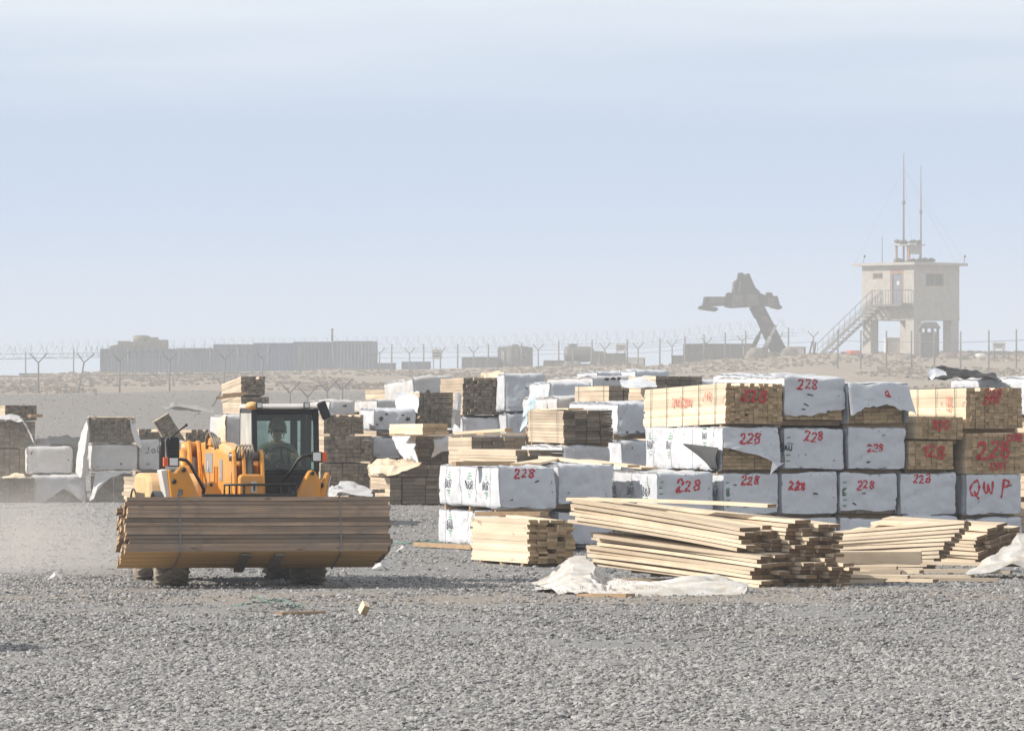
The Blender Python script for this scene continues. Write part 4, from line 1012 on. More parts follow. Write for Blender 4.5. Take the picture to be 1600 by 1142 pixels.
# top row
bare(1133, 1222, 599, 662, YR(1177), 'bare sunlit lumber bundle with red writing along its side and 228 on its end', old=False, nx=12, nz=16, seed=13, missing={(4, 3)}, num=('228', .50, .68, .19, .034, RED), side=[('ZAKIE 22KW', .50, .60, .15, .024, 'red_faint'), ('940', .81, .70, .15, .024, 'red_faint')], straps=5, jit=.03, tilt=(-1.2, 1.0), ragtop=1, L=5.0)
s2_cut = lambda a, h: .08+.20*max(0, a+.1)+.012*math.sin(a*23)
wrapped(1224, 1322, 589, 657, YR(1273), 'white wrapped bundle marked 228 in the top row, with slits in its cover', seed=14, num=n228(.40, .84, .16), tears=5, prints=PR(.93), cut=s2_cut, boards_kw=dict(nx=8, nz=11, old=False))
s3_cut = lambda a, h: .34-.48*abs(a+.12)*(1 if a < -.12 else .5)+.022*math.sin(a*17)+.012*math.sin(a*41)
def s3_flare(p, axis, v):
    k = max(0, 1-p.z/.72)
    if axis == 'y' and v < 0: return Vector((.10*k*(1 if p.x > 0 else -.3), -.22*k, .02*math.sin(p.x*9)))
    return Vector((0, 0, 0))
wrapped(1324, 1422, 598, 662, YR(1372), 'loosely wrapped bundle whose cover hangs open like a tent over dark board ends', seed=15, num=('Q,', .62, .72, .09, .024, RED), cut=s3_cut, flare=s3_flare, st=.04, puff=.03, name_end='BA', green_edge=True, boards_kw=dict(nx=7, nz=10, old=False, inset=.12))
bare(1509, 1598, 606, 669, YR(1553), 'pale sunlit bare bundle on top at right with small red writing along it', old=False, nx=12, nz=13, seed=16, num=[('228', .48, .86, .13, .024, RED), ('228', .44, .70, .12, .024, RED)], side=[('ZUK', .80, .72, .13, .018, 'red_faint'), ('1221', .80, .52, .12, .018, 'red_faint')], straps=4, jit=.02, ragtop=1, L=4.2)
# behind its top edge
wrapped(1205, 1292, 584, 645, 106, 'white wrapped bundle peeking over the top row between 228 bundles', puff=.045, rad=.07, seed=17, tears=2)
wrapped(1604, 1692, 588, 650, 106.5, 'white wrapped bundle with green print lying sunlit behind the top right bundle', puff=.045, rad=.07, seed=18, L=4.2, prints=PR(.2, .5, .8), phi=16)
bare(1025, 1098, 588, 626, 124, 'grey bare bundle end just behind the sunlit writing bundle', seed=19, nx=4, nz=6, phi=14, L=2.2, straps=0)
wrapped(1075, 1150, 594, 636, 124.5, 'white wrapped bundle low behind the sunlit writing bundle', puff=.045, rad=.07, seed=20, phi=14)
drape('torn_wrap', 'torn white wrapping trailing over the bundle left of the sunlit writing bundle', 'torn wrapping', [[P(968, 595, 125), P(972, 606, 123.4)], [P(990, 591, 125), P(992, 606, 123.2)], [P(1008, 587, 125), P(1012, 605, 123.2)], [P(1024, 586, 125), P(1026, 605, 123.2)]], 5, .06, 26, 12, 'wrap', 4)
drape('tarpaulin', 'dark and white tarpaulin heaped on the back of the right-hand stack', 'tarpaulin', [[P(1449, 579, 108), P(1450, 592, 107)], [P(1470, 573, 108.5), P(1475, 592, 107)], [P(1500, 576, 109), P(1505, 588, 107.2)], [P(1530, 580, 109), P(1535, 590, 107)], [P(1556, 586, 109), P(1560, 592, 107)]], 8, .09, 40, 14, 'liner', 3)
drape('torn_wrap', 'white corner of sheet standing up at the left of the dark tarpaulin', 'torn wrapping', [[P(1447, 581, 107), P(1455, 594, 106.9)], [P(1460, 572, 107.4), P(1461, 588, 106.8)], [P(1474, 577, 107.4), P(1480, 584, 107)]], 9, .05, 16, 12, 'wrap', 4)
# front step of the stack
wrapped(872, 960, 727, 787, 98.6, 'wrapped bundle with shaded plain end between the two printed white sides', seed=21, tears=1, straps=3)
wrapped(872, 960, 799, 852, 98.6, 'white wrapped bundle at ground level behind the neat small board stack', seed=22, bear=False)
wrapped(777, 866, 797, 852, 98.0, 'dirty white wrapped bundle on the ground at the left corner of the stack', seed=24, prints=PR(.2, .6), bear=False, puff=.035, straps=3, keep=lambda f, a, b: not (f == 'end' and b > .42) and not (f == 'left' and a < .7 and b > .5), boards_kw=dict(nx=5, nz=10, old=False))
wrapped(780, 868, 729, 794, 97.6, 'wrapped bundle marked 228 at the left corner, one above the ground', seed=23, num=n228(.46, .84, .15, .03), prints=PR(.18, .52, .80), tears=2, straps=4, puff=.032, sag=.03)
LP = 'planks left lying across the bundles'
def plank(px0, py0, Y0, px1, py1, Y1, wd, th, label, m='pine', cat='plank', group=LP, name='plank', ends='pine_end', roll=0):
    a, b = P(px0, py0, Y0), P(px1, py1, Y1); d = b-a; L = d.length
    mb = MB(); mb.box((0, L/2, th/2), (wd, L, th), 0, ends=1)
    o = mb.build(name, [M[m], M[ends]], loc=a); y = d.normalized(); x = y.cross(Vector((0, 0, 1))).normalized(); z = x.cross(y)
    if roll: x, z = x*math.cos(roll)+z*math.sin(roll), z*math.cos(roll)-x*math.sin(roll)
    o.rotation_euler = Matrix((x, y, z)).transposed().to_euler(); return tag(o, label, cat, group)
plank(709, 728, 98.6, 801, 727, 99.0, .22, .075, 'brown plank lying along the top of the left corner bundle', 'bearer', ends='bearer')
plank(806, 727, 98.4, 862, 718, 101.2, .2, .035, 'pale plank lying across the left corner bundle, nearest its shaded end')
plank(835, 726, 98.5, 872, 717, 101.5, .2, .035, 'pale plank beside the gap on the second front bundle')
plank(950, 728, 98.9, 850, 716, 101.6, .22, .04, 'long pale plank slanting over the second front bundle')
plank(990, 730, 99.4, 915, 721, 101.8, .22, .04, 'pale plank on the right of the planks above the printed side')
plank(1015, 733, 99.8, 960, 726, 102, .3, .03, 'thin pale sheet of board just left of the gashed bundle')
plank(652, 853, 101, 742, 858, 98.4, .16, .07, 'plank lying on the gravel in front of the dirty ground bundle', 'bearer', ends='bearer')

# ------------------------------------------------------------------ middle of the yard
bare(806, 880, 703, 722, 108, 'low sunlit stack of planks just above the left corner bundle', nx=4, nz=4, seed=30, jit=.06, phi=16, straps=0)
wrapped(878, 955, 696, 745, 112, 'white wrapped bundle below the big grey bundle of wide planks', puff=.045, rad=.07, seed=31, phi=12, L=3.6)
bare(880, 957, 641, 692, 112, 'grey bundle of wide planks with split columns, sunlit pale on its left side', nx=4, nz=11, seed=32, jit=.05, phi=9, straps=2, ragtop=0)
plank(845, 641, 116, 900, 640, 112.2, .3, .03, 'thin bright plank lying on top of the wide-plank bundle')
wrapped(963, 1040, 628, 679, 117, 'white wrapped bundle with two small tears beside the sunlit writing bundle', puff=.045, rad=.07, seed=33, phi=14, holes=((.22, .07, .05), (.45, .07, .06), (.1, .5, .02)), num=('III', .2, .7, .03, .008, 'black_ink'))
wrapped(969, 1046, 688, 745, 117, 'white wrapped bundle lower down beside the printed gashed bundle', puff=.045, rad=.07, seed=34, phi=14, holes=((.25, .8, .03),))
bare(952, 1020, 603, 627, 128, 'short bare bundle with three dark board columns and bright left side', nx=3, nz=3, seed=35, jit=.04, phi=11, straps=2)
wrapped(870, 946, 619, 668, 132, 'wrapped bundle with a pale blue tarpaulin hanging from its left end', puff=.045, rad=.07, seed=36, phi=11, dirty=True)
drape('tarpaulin', 'blue and white tarpaulin flap hanging off the left end of a wrapped bundle', 'tarpaulin', [[P(838, 621, 133), P(836, 640, 131), P(833, 655, 130.5)], [P(828, 622, 133), P(824, 645, 130.5), P(822, 664, 130)], [P(822, 626, 133), P(816, 650, 130.3), P(812, 672, 130)]], 12, .06, 18, 26, 'tarp', 3)
wrapped(857, 925, 597, 650, 142, 'plain shaded wrapped bundle right of the tall white cover', puff=.045, rad=.07, seed=37, phi=8)
wrapped(925, 992, 588, 612, 150, 'long sunlit white bundle on the skyline with a dark slot in its end', puff=.045, rad=.07, seed=38, phi=17, holes=((.35, .85, .1), (.5, .82, .1), (.62, .85, .08)), dirty=True)
wrapped(932, 972, 580, 600, 166, 'low white bundle farthest back left of the skyline row', puff=.045, rad=.07, seed=39, phi=8)
wrapped(992, 1046, 578, 600, 172, 'low white bundle farthest back with bright torn left side', puff=.045, rad=.07, seed=40, phi=12)
bare(737, 853, 682, 724, 135, 'wide low stack of grey planks in seven columns behind the left corner', nx=7, nz=6, seed=50, jit=.05, phi=8, straps=0)
plank(716, 679, 137, 795, 674, 136, .3, .07, 'bright plank on the left of the wide grey plank stack')
plank(750, 680, 135, 850, 680, 136, .3, .05, 'flat plank resting on the wide grey plank stack')
wrapped(787, 853, 583, 642, 158, 'tall white shrouded bundle on the skyline with a hanging corner', rad=.07, seed=51, phi=6, holes=((.55, .6, .05), (.7, .12, .06)), puff=.04, bear=False)
wrapped(790, 850, 646, 705, 158, 'white wrapped bundle in shade below the tall shrouded one', puff=.045, rad=.07, seed=52, phi=6)
bare(723, 787, 590, 648, 160, 'dark brown bundle of square timbers on the skyline left of the tall shroud', nx=11, nz=12, seed=53, jit=.07, phi=9, straps=0, ragtop=1)
wrapped(721, 785, 651, 705, 160, 'white wrapped bundle below the dark square timbers', puff=.045, rad=.07, seed=54, phi=9)
drape('torn_wrap', 'crumpled tan and white sheeting on top of the dark square timbers', 'torn wrapping', [[P(748, 586, 161), P(750, 594, 160)], [P(760, 580, 162), P(762, 592, 160)], [P(775, 579, 162), P(778, 592, 160)], [P(787, 585, 161), P(788, 590, 160)]], 15, .12, 24, 12, 'cream', 3)
bare(656, 708, 613, 669, 155, 'tall grey bundle framed by a torn cover with a ragged strip hanging right', nx=9, nz=15, seed=55, jit=.03, phi=8, straps=0)
drape('torn_wrap', 'torn white cover draped over the left side of the tall grey bundle', 'torn wrapping', [[P(618, 615, 158), P(617, 628, 157), P(622, 640, 156.5)], [P(636, 613, 158), P(640, 627, 156), P(642, 641, 155)], [P(655, 612, 156), P(655, 626, 154.6), P(653, 644, 154.5)]], 16, .07, 24, 20, 'wrap', 3)
drape('torn_wrap', 'narrow ragged strip of wrapping hanging down the right of the tall grey bundle', 'torn wrapping', [[P(711, 613, 155), P(708, 640, 154.5), P(704, 675, 154.5)], [P(716, 613, 155), P(715, 640, 154.5), P(710, 660, 154.5)], [P(721, 616, 155), P(720, 640, 154.6), P(719, 668, 154.7)]], 17, .05, 12, 24, 'wrap_old', 3)
wrapped(648, 712, 588, 640, 171, 'blue-white shaded bundle end high on the skyline left of the timbers', puff=.045, rad=.07, seed=56, phi=14, dirty=True, tilt=(-2, -4), holes=((.35, .55, .1),))
bare(612, 645, 608, 640, 174, 'few sunlit boards sticking out at the left end of the skyline', nx=3, nz=5, seed=57, jit=.15, phi=14, straps=0)
wrapped(583, 649, 639, 673, 153, 'wrapped bundle with several black holes punched in its end', puff=.045, rad=.07, seed=58, phi=7, holes=((.18, .55, .10), (.10, .28, .05), (.32, .75, .06), (.70, .72, .05), (.82, .55, .10)))
wrapped(583, 650, 683, 716, 153, 'wrapped bundle in deep shade under the one with black holes', puff=.045, rad=.07, seed=59, phi=7)
wrapped(514, 556, 625, 648, 162, 'low grey-white bundle on the skyline just right of the loader cab', puff=.045, rad=.07, seed=60, phi=10, dirty=True, holes=((.6, .6, .08),))
wrapped(588, 622, 624, 645, 166, 'rumpled white bundle end beyond the one with black holes', rad=.07, seed=61, phi=14, dirty=True, puff=.05)
bare(506, 568, 648, 678, 150, 'grey lumber bundle topping the stack right of the loader cab', nx=13, nz=10, seed=62, jit=.04, phi=6, straps=0, ragtop=1)
bare(506, 581, 681, 721, 150, 'grey lumber bundle with loose upright columns, middle of the stack by the cab', nx=13, nz=6, seed=63, jit=.04, phi=6, straps=0)
bare(500, 578, 724, 783, 150, 'darkest lumber bundle at the bottom of the stack right of the cab', nx=9, nz=11, seed=64, jit=.03, phi=6, straps=0)
bare(610, 738, 746, 787, 146, 'wide plank bundle standing on the ground right of the loader', nx=7, nz=7, seed=65, jit=.02, phi=9, straps=0, lean=.01)
bare(606, 700, 728, 745, 146, 'single layer of thick plank columns on top of the wide ground bundle', nx=6, nz=3, seed=66, jit=.05, phi=9, straps=0)
drape('torn_wrap', 'cream sheet crumpled over the left edge of the thick plank columns', 'torn wrapping', [[P(573, 726, 149), P(576, 732, 147), P(580, 742, 146)], [P(590, 718, 149), P(593, 727, 146), P(596, 740, 145.5)], [P(625, 718, 148), P(615, 727, 145.5), P(605, 742, 145.4)], [P(660, 722, 147), P(655, 728, 145.4), P(652, 732, 145.3)]], 18, .10, 30, 16, 'cream', 3)
bare(652, 742, 681, 726, 148, 'brown plank bundle leaning apart under remnants of white cover', nx=5, nz=7, seed=67, jit=.05, phi=9, straps=0, lean=-.14)
drape('torn_wrap', 'torn white side sheet on the leaning brown plank bundle', 'torn wrapping', [[P(612, 680, 150), P(618, 700, 149), P(630, 717, 148)], [P(632, 677, 150), P(634, 700, 148), P(642, 718, 147)], [P(652, 677, 148.5), P(648, 700, 147), P(656, 735, 146.8)]], 19, .08, 20, 26, 'wrap', 3)
drape('torn_wrap', 'ragged speckled patch of white cover on the front of the brown planks', 'torn wrapping', [[P(677, 681, 147.5), P(678, 698, 147), P(674, 716, 147)], [P(692, 680, 147.5), P(692, 695, 147), P(688, 705, 147)], [P(706, 680, 147.5), P(705, 690, 147), P(702, 702, 147)]], 20, .06, 18, 18, 'wrap_old', 4)
bare(659, 701, 662, 679, 145, 'small bright pile of planks on top of the brown plank bundle', nx=2, nz=3, seed=68, jit=.05, phi=14, straps=0, old=False)
plank(613, 681, 147, 740, 681, 148, .3, .06, 'long thin plank lying across the leaning brown bundle')
# low rumpled pile just right of the loader's load
bare(535, 590, 764, 790, 124, 'low pile of loose planks and sheeting at the right end of the carried load', nx=6, nz=4, seed=69, jit=.25, phi=40, straps=0, L=2.4)
drape('torn_wrap', 'crumpled sheeting over the low pile right of the carried load', 'torn wrapping', [[P(508, 768, 122), P(510, 780, 120)], [P(530, 755, 124), P(532, 772, 120)], [P(552, 756, 124), P(556, 774, 120)], [P(580, 764, 124), P(582, 776, 120)]], 22, .10, 30, 14, 'wrap_old', 3)
bare(238, 300, 746, 800, 118, 'sunlit lumber bundle with bulging side behind the left of the loader', nx=6, nz=9, seed=70, jit=.1, phi=24, straps=1, L=1.7)

# ------------------------------------------------------------------ left-hand row of stacks
bare(8, 57, 633, 656, 166, 'lumber bundle on top of the leftmost stack with sunlit corner', nx=11, nz=9, seed=71, jit=.05, phi=9, straps=0)
bare(-8, 54, 658, 700, 166, 'second grey lumber bundle under the sunlit-corner one at far left', nx=9, nz=8, seed=72, phi=9, straps=0)
plank(46, 652, 164, 64, 652, 164.5, .12, .09, 'short dark bearer poking out right of the leftmost stack', 'bearer', ends='bearer')
bare(-30, 38, 655, 699, 152, 'wrap-topped grey lumber bundle at the left picture edge', nx=9, nz=9, seed=73, phi=6, straps=0)
bare(-30, 38, 702, 742, 152, 'shaded grey lumber bundle in the middle of the left edge stack', nx=9, nz=8, seed=74, phi=6, straps=0)
bare(-16, 53, 746, 788, 149, 'grey lumber bundle on the ground at the left edge', nx=9, nz=8, seed=75, phi=6, straps=0)
drape('torn_wrap', 'torn cover crumpled on top of the left edge stack and hanging down its right', 'torn wrapping', [[P(-10, 657, 152), P(-8, 651, 154)], [P(15, 656, 151.8), P(14, 649, 154)], [P(34, 658, 151.5), P(30, 651, 154)], [P(44, 675, 151.6), P(40, 662, 154)], [P(52, 692, 151.5), P(46, 680, 154)]], 24, .09, 34, 14, 'wrap_old', 3)
drape('torn_wrap', 'cream scrap of sheet between the lowest two left edge bundles', 'torn wrapping', [[P(2, 744, 149), P(4, 748, 148.4)], [P(22, 738, 149.5), P(24, 746, 148.4)], [P(38, 742, 149), P(40, 748, 148.4)]], 25, .08, 18, 8, 'cream', 3)
wrapped(41, 112, 698, 740, 151, 'white wrapped bundle with bright left edge standing on a torn one', puff=.045, rad=.07, seed=76, phi=4, dirty=True, holes=((.13, .75, .06), (.92, .5, .04)))
wrapped(48, 134, 743, 785, 149.5, 'torn white bundle on the ground with planks showing below its ragged cover', rad=.07, seed=77, phi=4, dirty=True, puff=.05, cut=lambda a, h: .36-.9*abs(a-.15)**1.2+.06*noise.noise((a*6, 3, 1)), boards_kw=dict(nx=8, nz=8))
drape('tarpaulin', 'dark tarpaulin over a low heap behind the white bundles at left', 'tarpaulin', [[P(55, 690, 160), P(56, 710, 158), P(56, 740, 157)], [P(75, 681, 161), P(77, 695, 158), P(77, 740, 156.5)], [P(105, 680, 161), P(104, 695, 158), P(104, 740, 156.5)], [P(126, 682, 160), P(125, 700, 158), P(124, 740, 157)]], 26, .09, 24, 24, 'liner', 2)
bare(138, 208, 652, 692, 150, 'grey lumber bundle with its cover pulled open like curtains', nx=14, nz=11, seed=78, phi=4, straps=0, jit=.04, ragtop=1)
wrapped(143, 214, 694, 735, 150, 'white wrapped bundle under the curtained lumber bundle', puff=.045, rad=.07, seed=79, phi=6, dirty=True, holes=((.65, .25, .07),))
bare(142, 205, 743, 786, 150, 'shaded lumber bundle on the ground with shreds of white cover', nx=9, nz=8, seed=80, phi=4, straps=0)
drape('torn_wrap', 'long torn cover hanging down the left of the curtained lumber bundle', 'torn wrapping', [[P(139, 652, 150), P(130, 672, 150), P(121, 700, 150), P(118, 740, 150)], [P(137, 655, 149.6), P(136, 680, 149.2), P(131, 710, 149.2), P(128, 745, 149.2)], [P(139, 660, 149.6), P(139, 690, 149.5), P(138, 715, 149.5), P(139, 742, 149.5)]], 27, .10, 20, 36, 'wrap_old', 2.5)
drape('torn_wrap', 'torn cover hanging down the right of the curtained lumber bundle', 'torn wrapping', [[P(203, 653, 150), P(206, 675, 149.6), P(212, 694, 149.4)], [P(207, 655, 150), P(212, 680, 149.8), P(220, 700, 149.8)], [P(209, 658, 152), P(218, 684, 151), P(224, 694, 150.6)]], 28, .05, 12, 22, 'wrap_old', 2.5)
drape('torn_wrap', 'white shred of cover hanging beside the shaded ground bundle', 'torn wrapping', [[P(148, 738, 149.6), P(145, 760, 149.3), P(139, 783, 149.3)], [P(160, 738, 149.6), P(152, 760, 149.2), P(146, 780, 149.2)], [P(215, 733, 149.6), P(190, 738, 149.4), P(160, 742, 149.4)]], 29, .06, 18, 18, 'wrap_old', 3)
wrapped(217, 290, 689, 735, 150.5, 'white wrapped bundle with black scribbled print left of the loader boom', puff=.045, rad=.07, seed=81, phi=4, dirty=True, num=[('JOU', .34, .70, .20, .02, 'black_ink'), ('III', .2, .22, .06, .014, 'black_ink'), ('II', .62, .22, .06, .014, 'black_ink')])
bare(214, 292, 738, 786, 150.5, 'brown shaded lumber bundle below the scribbled white bundle', nx=8, nz=9, seed=82, phi=5, straps=0)
bare(217, 262, 670, 688, 157, 'low ragged row of lumber above the scribbled white bundle', nx=9, nz=4, seed=83, phi=8, straps=0, jit=.06, ragtop=1)
bare(290, 330, 671, 700, 157, 'low ragged lumber bundle right of the tilted one', nx=9, nz=6, seed=84, phi=8, straps=0, jit=.06, ragtop=1)
bare(271, 298, 643, 706, 153.5, 'grey lumber bundle tipped over on its edge behind the loader mirror', nx=6, nz=11, seed=85, phi=5, straps=0, jit=.03, tilt=(0, -31), L=1.6)
bare(377, 414, 588, 617, 165, 'lumber bundle topping the tall stack behind the loader boom', nx=8, nz=7, seed=86, phi=11, straps=0, jit=.03, ragtop=1, tilt=(-3, 0))
plank(348, 619, 163.5, 386, 616, 163.5, .12, .07, 'dark bearer sticking out under the topmost bundle of the tall stack', 'bearer', ends='bearer')
plank(338, 624, 163, 380, 619, 163, .14, .08, 'longer dark bearer just below, sticking out left of the tall stack', 'bearer', ends='bearer')
bare(377, 420, 620, 646, 165, 'second lumber bundle of the tall stack, showing beside the cab roof', nx=8, nz=6, seed=87, phi=11, straps=0, jit=.06)
wrapped(354, 420, 648, 700, 161, 'wrapped bundle with cream torn side low in the tall stack left of the cab', rad=.07, seed=88, phi=10, dirty=True, puff=.04)
drape('torn_wrap', 'cream torn sheet hanging from the bundle left of the cab', 'torn wrapping', [[P(352, 648, 161), P(352, 670, 160), P(353, 692, 160)], [P(343, 652, 162), P(344, 670, 161), P(345, 692, 161)], [P(337, 660, 163), P(340, 675, 162), P(342, 692, 162)]], 31, .08, 14, 20, 'cream', 3)
drape('torn_wrap', 'grey crumpled sheet lying on the gravel slope left of the tall stack', 'torn wrapping', [[P(254, 636, 205), P(256, 641, 203)], [P(275, 630, 208), P(278, 640, 203)], [P(308, 633, 208), P(310, 641, 203)], [P(332, 640, 206), P(335, 642, 203)]], 32, .12, 26, 10, 'grey_sheet', 1.5)

# what carries the bundles that stand clear of the ground: plain bundles underneath, behind the ones in view
def carried(px0, px1, pyb, Y, phi=10, L=3.8, wr=False):
    ph = R(phi); w = (px1-px0)/F*Y/math.cos(ph); x = ((px0+px1)/2-CXP)/F*Y; z = CH+(HYP-pyb)/F*Y-.02; g = gz(x, Y+1.5)-.05
    n = max(1, round((z-g)/.70)); h = (z-g)/n
    for k in range(n):
        r = thing('lumber_bundle', (x, Y+.08, g+k*h), ph, 'plain bundle hidden low in the yard under the bundles in view', 'lumber', 'bundles underneath the ones in view')
        boards_mesh(w*.96, h-.09, L, 5, 5, random.Random(int(px0)+k), .02).build('boards', (M['old'], M['old_end']), r, loc=(0, 0, .07))
        for y in (.5, L-.5): mb = MB(); mb.bx(-w*.45, w*.45, y-.05, y+.05, 0, .066); mb.build('bearer', M['bearer'], r)
for a_ in ((354, 420, 700, 161, 10), (1604, 1692, 650, 106.5, 16, 4.1), (1205, 1292, 645, 106, 15), (1025, 1098, 626, 124, 14, 2.2), (1075, 1150, 636, 124.5, 14), (925, 992, 612, 150, 17), (932, 972, 600, 166, 8), (992, 1046, 600, 172, 12),
           (857, 925, 650, 142, 8), (648, 712, 640, 171, 14), (612, 645, 640, 174, 14), (514, 556, 648, 162, 10), (588, 622, 645, 166, 14), (790, 850, 705, 158, 6), (721, 785, 705, 160, 9), (656, 708, 669, 155, 8), (870, 946, 668, 132, 11),
           (969, 1046, 745, 117, 14), (878, 955, 745, 112, 12, 3.4), (952, 1020, 627, 128, 11), (806, 880, 722, 108, 16, 3.0), (737, 853, 724, 135, 8), (-8, 54, 700, 166, 9), (217, 262, 688, 157, 8), (290, 330, 700, 157, 8), (583, 650, 716, 153, 7)):
    carried(*a_)
# ------------------------------------------------------------------ loose boards, each a thing
def board_mesh(L, wd, th, seed):
    rd = random.Random(seed); mb = MB(); n = 10; bow = rd.uniform(-.012, .018); crook = rd.uniform(-.01, .01); vs = []; tw = rd.uniform(-.03, .03)
    for i in range(n+1):
        t = i/n; k = 4*t*(1-t)
        for a, b in ((-1, -1), (1, -1), (1, 1), (-1, 1)):
            x, z = a*wd/2, b*th/2; c, s = math.cos(tw*(t-.5)), math.sin(tw*(t-.5))
            vs.append((x*c-z*s+crook*k, L*t, x*s+z*c+bow*k))
    fs = [(i*4+j, i*4+(j+1) % 4, i*4+4+(j+1) % 4, i*4+4+j) for i in range(n) for j in range(4)]
    mb.add(vs, [tuple(reversed(f)) for f in fs]); mb.add(vs[:4], [(0, 1, 2, 3)], 1); mb.add(vs[-4:], [(3, 2, 1, 0)], 1)
    return mb.build('board', [M['board'], M['board_end']])
protos = [board_mesh(L, .188, .046, i) for i, L in enumerate((3.7, 3.75, 3.68, 3.8, 3.72, 3.78))]
protos_free = list(protos)
def put_board(Mw, label, group, i):
    if protos_free and protos_free[0] is protos[i % 6]: o = protos_free.pop(0)
    else:
        src = protos[i % 6]
        if src in protos_free: protos_free.remove(src); o = src
        else: o = src.copy(); COL.objects.link(o)
    o.matrix_world = Mw; o.location = Mw.to_translation(); o.rotation_euler = Mw.to_euler()
    tag(o, label, 'board', group); return o
def stack(O, phi, cols, layers, colw, lay, fn, rd, i0=0):
    """O near bottom corner; fn(i, k) -> (offset x, offset y, tilt, yaw, roll, label, group) or None"""
    base = Matrix.Translation(O) @ Matrix.Rotation(phi, 4, 'Z'); n = i0
    for k in range(layers):
        for i in range(cols):
            v = fn(i, k)
            if v is None: continue
            dx, dy, tilt, yaw, roll, lab, grp = v
            m = base @ Matrix.Rotation(tilt, 4, 'X') @ Matrix.Translation((0, 0, .03+k*lay)) @ Matrix.Translation(((i+.5)*colw+dx, dy, 0)) @ Matrix.Rotation(yaw, 4, 'Z') @ Matrix.Rotation(roll, 4, 'Y')
            put_board(m, lab, grp, rd.randrange(6)); n += 1
rd = random.Random(77)
G1 = 'loose boards of the big slumped pile in front'
def front_a(i, k):
    up = k >= 8
    lab = ('pale board in the slipped upper layers at the left front of the slumped pile' if up else 'pale board in the sunlit lower layers at the left front of the slumped pile')
    if k == 13 and i not in (0, 1, 3): return None
    return (rd.uniform(-.01, .01)+(.02 if up else -.0), (.36 if up else -.05)+rd.uniform(-.14, .14)+(i*.06), R(3.4+(1.5 if up else 0)+k*.03), R(rd.uniform(-1.0, 1.0)+(2.0 if up else 0)+i*.3), R(rd.uniform(-1, 1)), lab, G1+(', upper left' if up else ', lower left'))
stack(P(1178, 918.5, 77.9), R(36), 4, 14, .19, .0555, front_a, rd)
def front_b(i, k):
    lab = 'board of the right half of the slumped pile, its dark ragged end facing right'
    if k == 15 and i > 1: return None
    return (rd.uniform(-.02, .02)+.02*math.sin(k*.9), rd.uniform(-.16, .14)-.03*k*(1 if k < 6 else -.5)-.05*i, R(1.6+k*.08), R(rd.uniform(-2.2, 1.4)), R(rd.uniform(-2, 2)), lab, G1+', right half')
stack(P(1178, 918.5, 77.9)+Vector((math.cos(R(36))*.76, math.sin(R(36))*.76, 0)), R(35), 4, 16, .182, .0565, front_b, rd)
p = P(1206, 790, 78.9)
put_board(Matrix.Translation(p) @ Matrix.Rotation(R(48), 4, 'Z') @ Matrix.Rotation(R(.8), 4, 'X'), 'single long board lying on the very top of the slumped pile', 'top board of the slumped pile', 2)
G2 = 'loose boards of the slanting pile at right'
def right_a(i, k):
    lab = 'board in the sunlit slanting pile at right, its end in the stepped dark row'
    if i > 1 and k > 9: return None
    return (rd.uniform(-.01, .01), -.062*k+rd.uniform(-.05, .05)+.07*i, R(-1.0-k*.36), R(rd.uniform(-1, 1)), R(rd.uniform(-2, 2)+min(k, 7)*1.6), lab, G2)
stack(P(1446, 892, 85.8), R(62), 4, 12, .196, .0575, right_a, rd)
def right_b(i, k):
    if k > 11-abs(i-2)*2: return None
    lab = 'dark board end leaning in the steep row at the right picture edge'
    return (rd.uniform(-.01, .01)-.02*k, -.02*k+rd.uniform(-.10, .10), R(.6), R(rd.uniform(-2, 2)), R(-14+rd.uniform(-4, 4)), lab, G2+', steep row at the edge')
stack(P(1528, 884, 88.6), R(26), 6, 11, .2, .06, right_b, rd)
def flat(px, py, Y, phi, z, lab, i, roll=0.0, tilt=0.0):
    q = P(px, py, Y); q.z = z
    put_board(Matrix.Translation(q) @ Matrix.Rotation(R(phi), 4, 'Z') @ Matrix.Rotation(R(tilt), 4, 'X') @ Matrix.Rotation(R(roll), 4, 'Y'), lab, 'single boards lying on the gravel between the piles', i)
flat(1402, 905, 80.6, 78, .20, 'broad shaded board lying level on the others in front of the slanting pile', 0, tilt=-.5)
flat(1382, 915, 79.6, 80, .04, 'lowest sunlit-edged board on the gravel between the two piles', 1)
flat(1420, 912, 79.9, 74, .09, 'board between the broad shaded board and the gravel', 2)
flat(1408, 908, 80.3, 79, .14, 'second board under the broad shaded board', 3)
flat(1440, 910, 80.6, 66, .145, 'short-looking board just right of the broad shaded one, end turned right', 4, tilt=-.3)
flat(1462, 917, 80.0, 60, .035, 'board flat on the gravel right of the lowest sunlit-edged one', 5)
flat(1440, 884, 83.6, 76, .27, 'brown board standing on edge in the hollow below the slanting pile', 1, roll=72)
flat(1520, 908, 81.5, 70, .05, 'dark board flat on the gravel under the white sheet', 3)
flat(1530, 900, 82.4, 58, .10, 'dark board above it with a blunt square end', 4)
flat(1580, 902, 82.0, 75, .10, 'dark board at the right edge below the white sheet', 0)
flat(1600, 890, 83.0, 64, .17, 'higher dark board at the right edge, partly under the white sheet', 2)
flat(1560, 914, 80.5, 83, .035, 'lowest dark board on the gravel at the right edge', 5)

# the neat small stack left of them
bare(826, 898, 812, 880, 88.6, 'neat pale stack of boards beside the slumped pile, ends in shadow', L=2.6, nx=5, nz=18, seed=90, jit=.07, phi=20, straps=0, old=False, missing={(2, 5), (2, 4), (3, 9), (3, 10), (1, 3), (2, 15), (2, 16), (4, 17)}, bear=True)
plank(748, 806, 92, 850, 806, 91.5, .3, .07, 'brown plank lying along the back of the neat pale stack', 'bearer', ends='bearer')
plank(870, 817, 88.6, 800, 809, 90.8, .2, .045, 'board crossing the top of the neat pale stack')

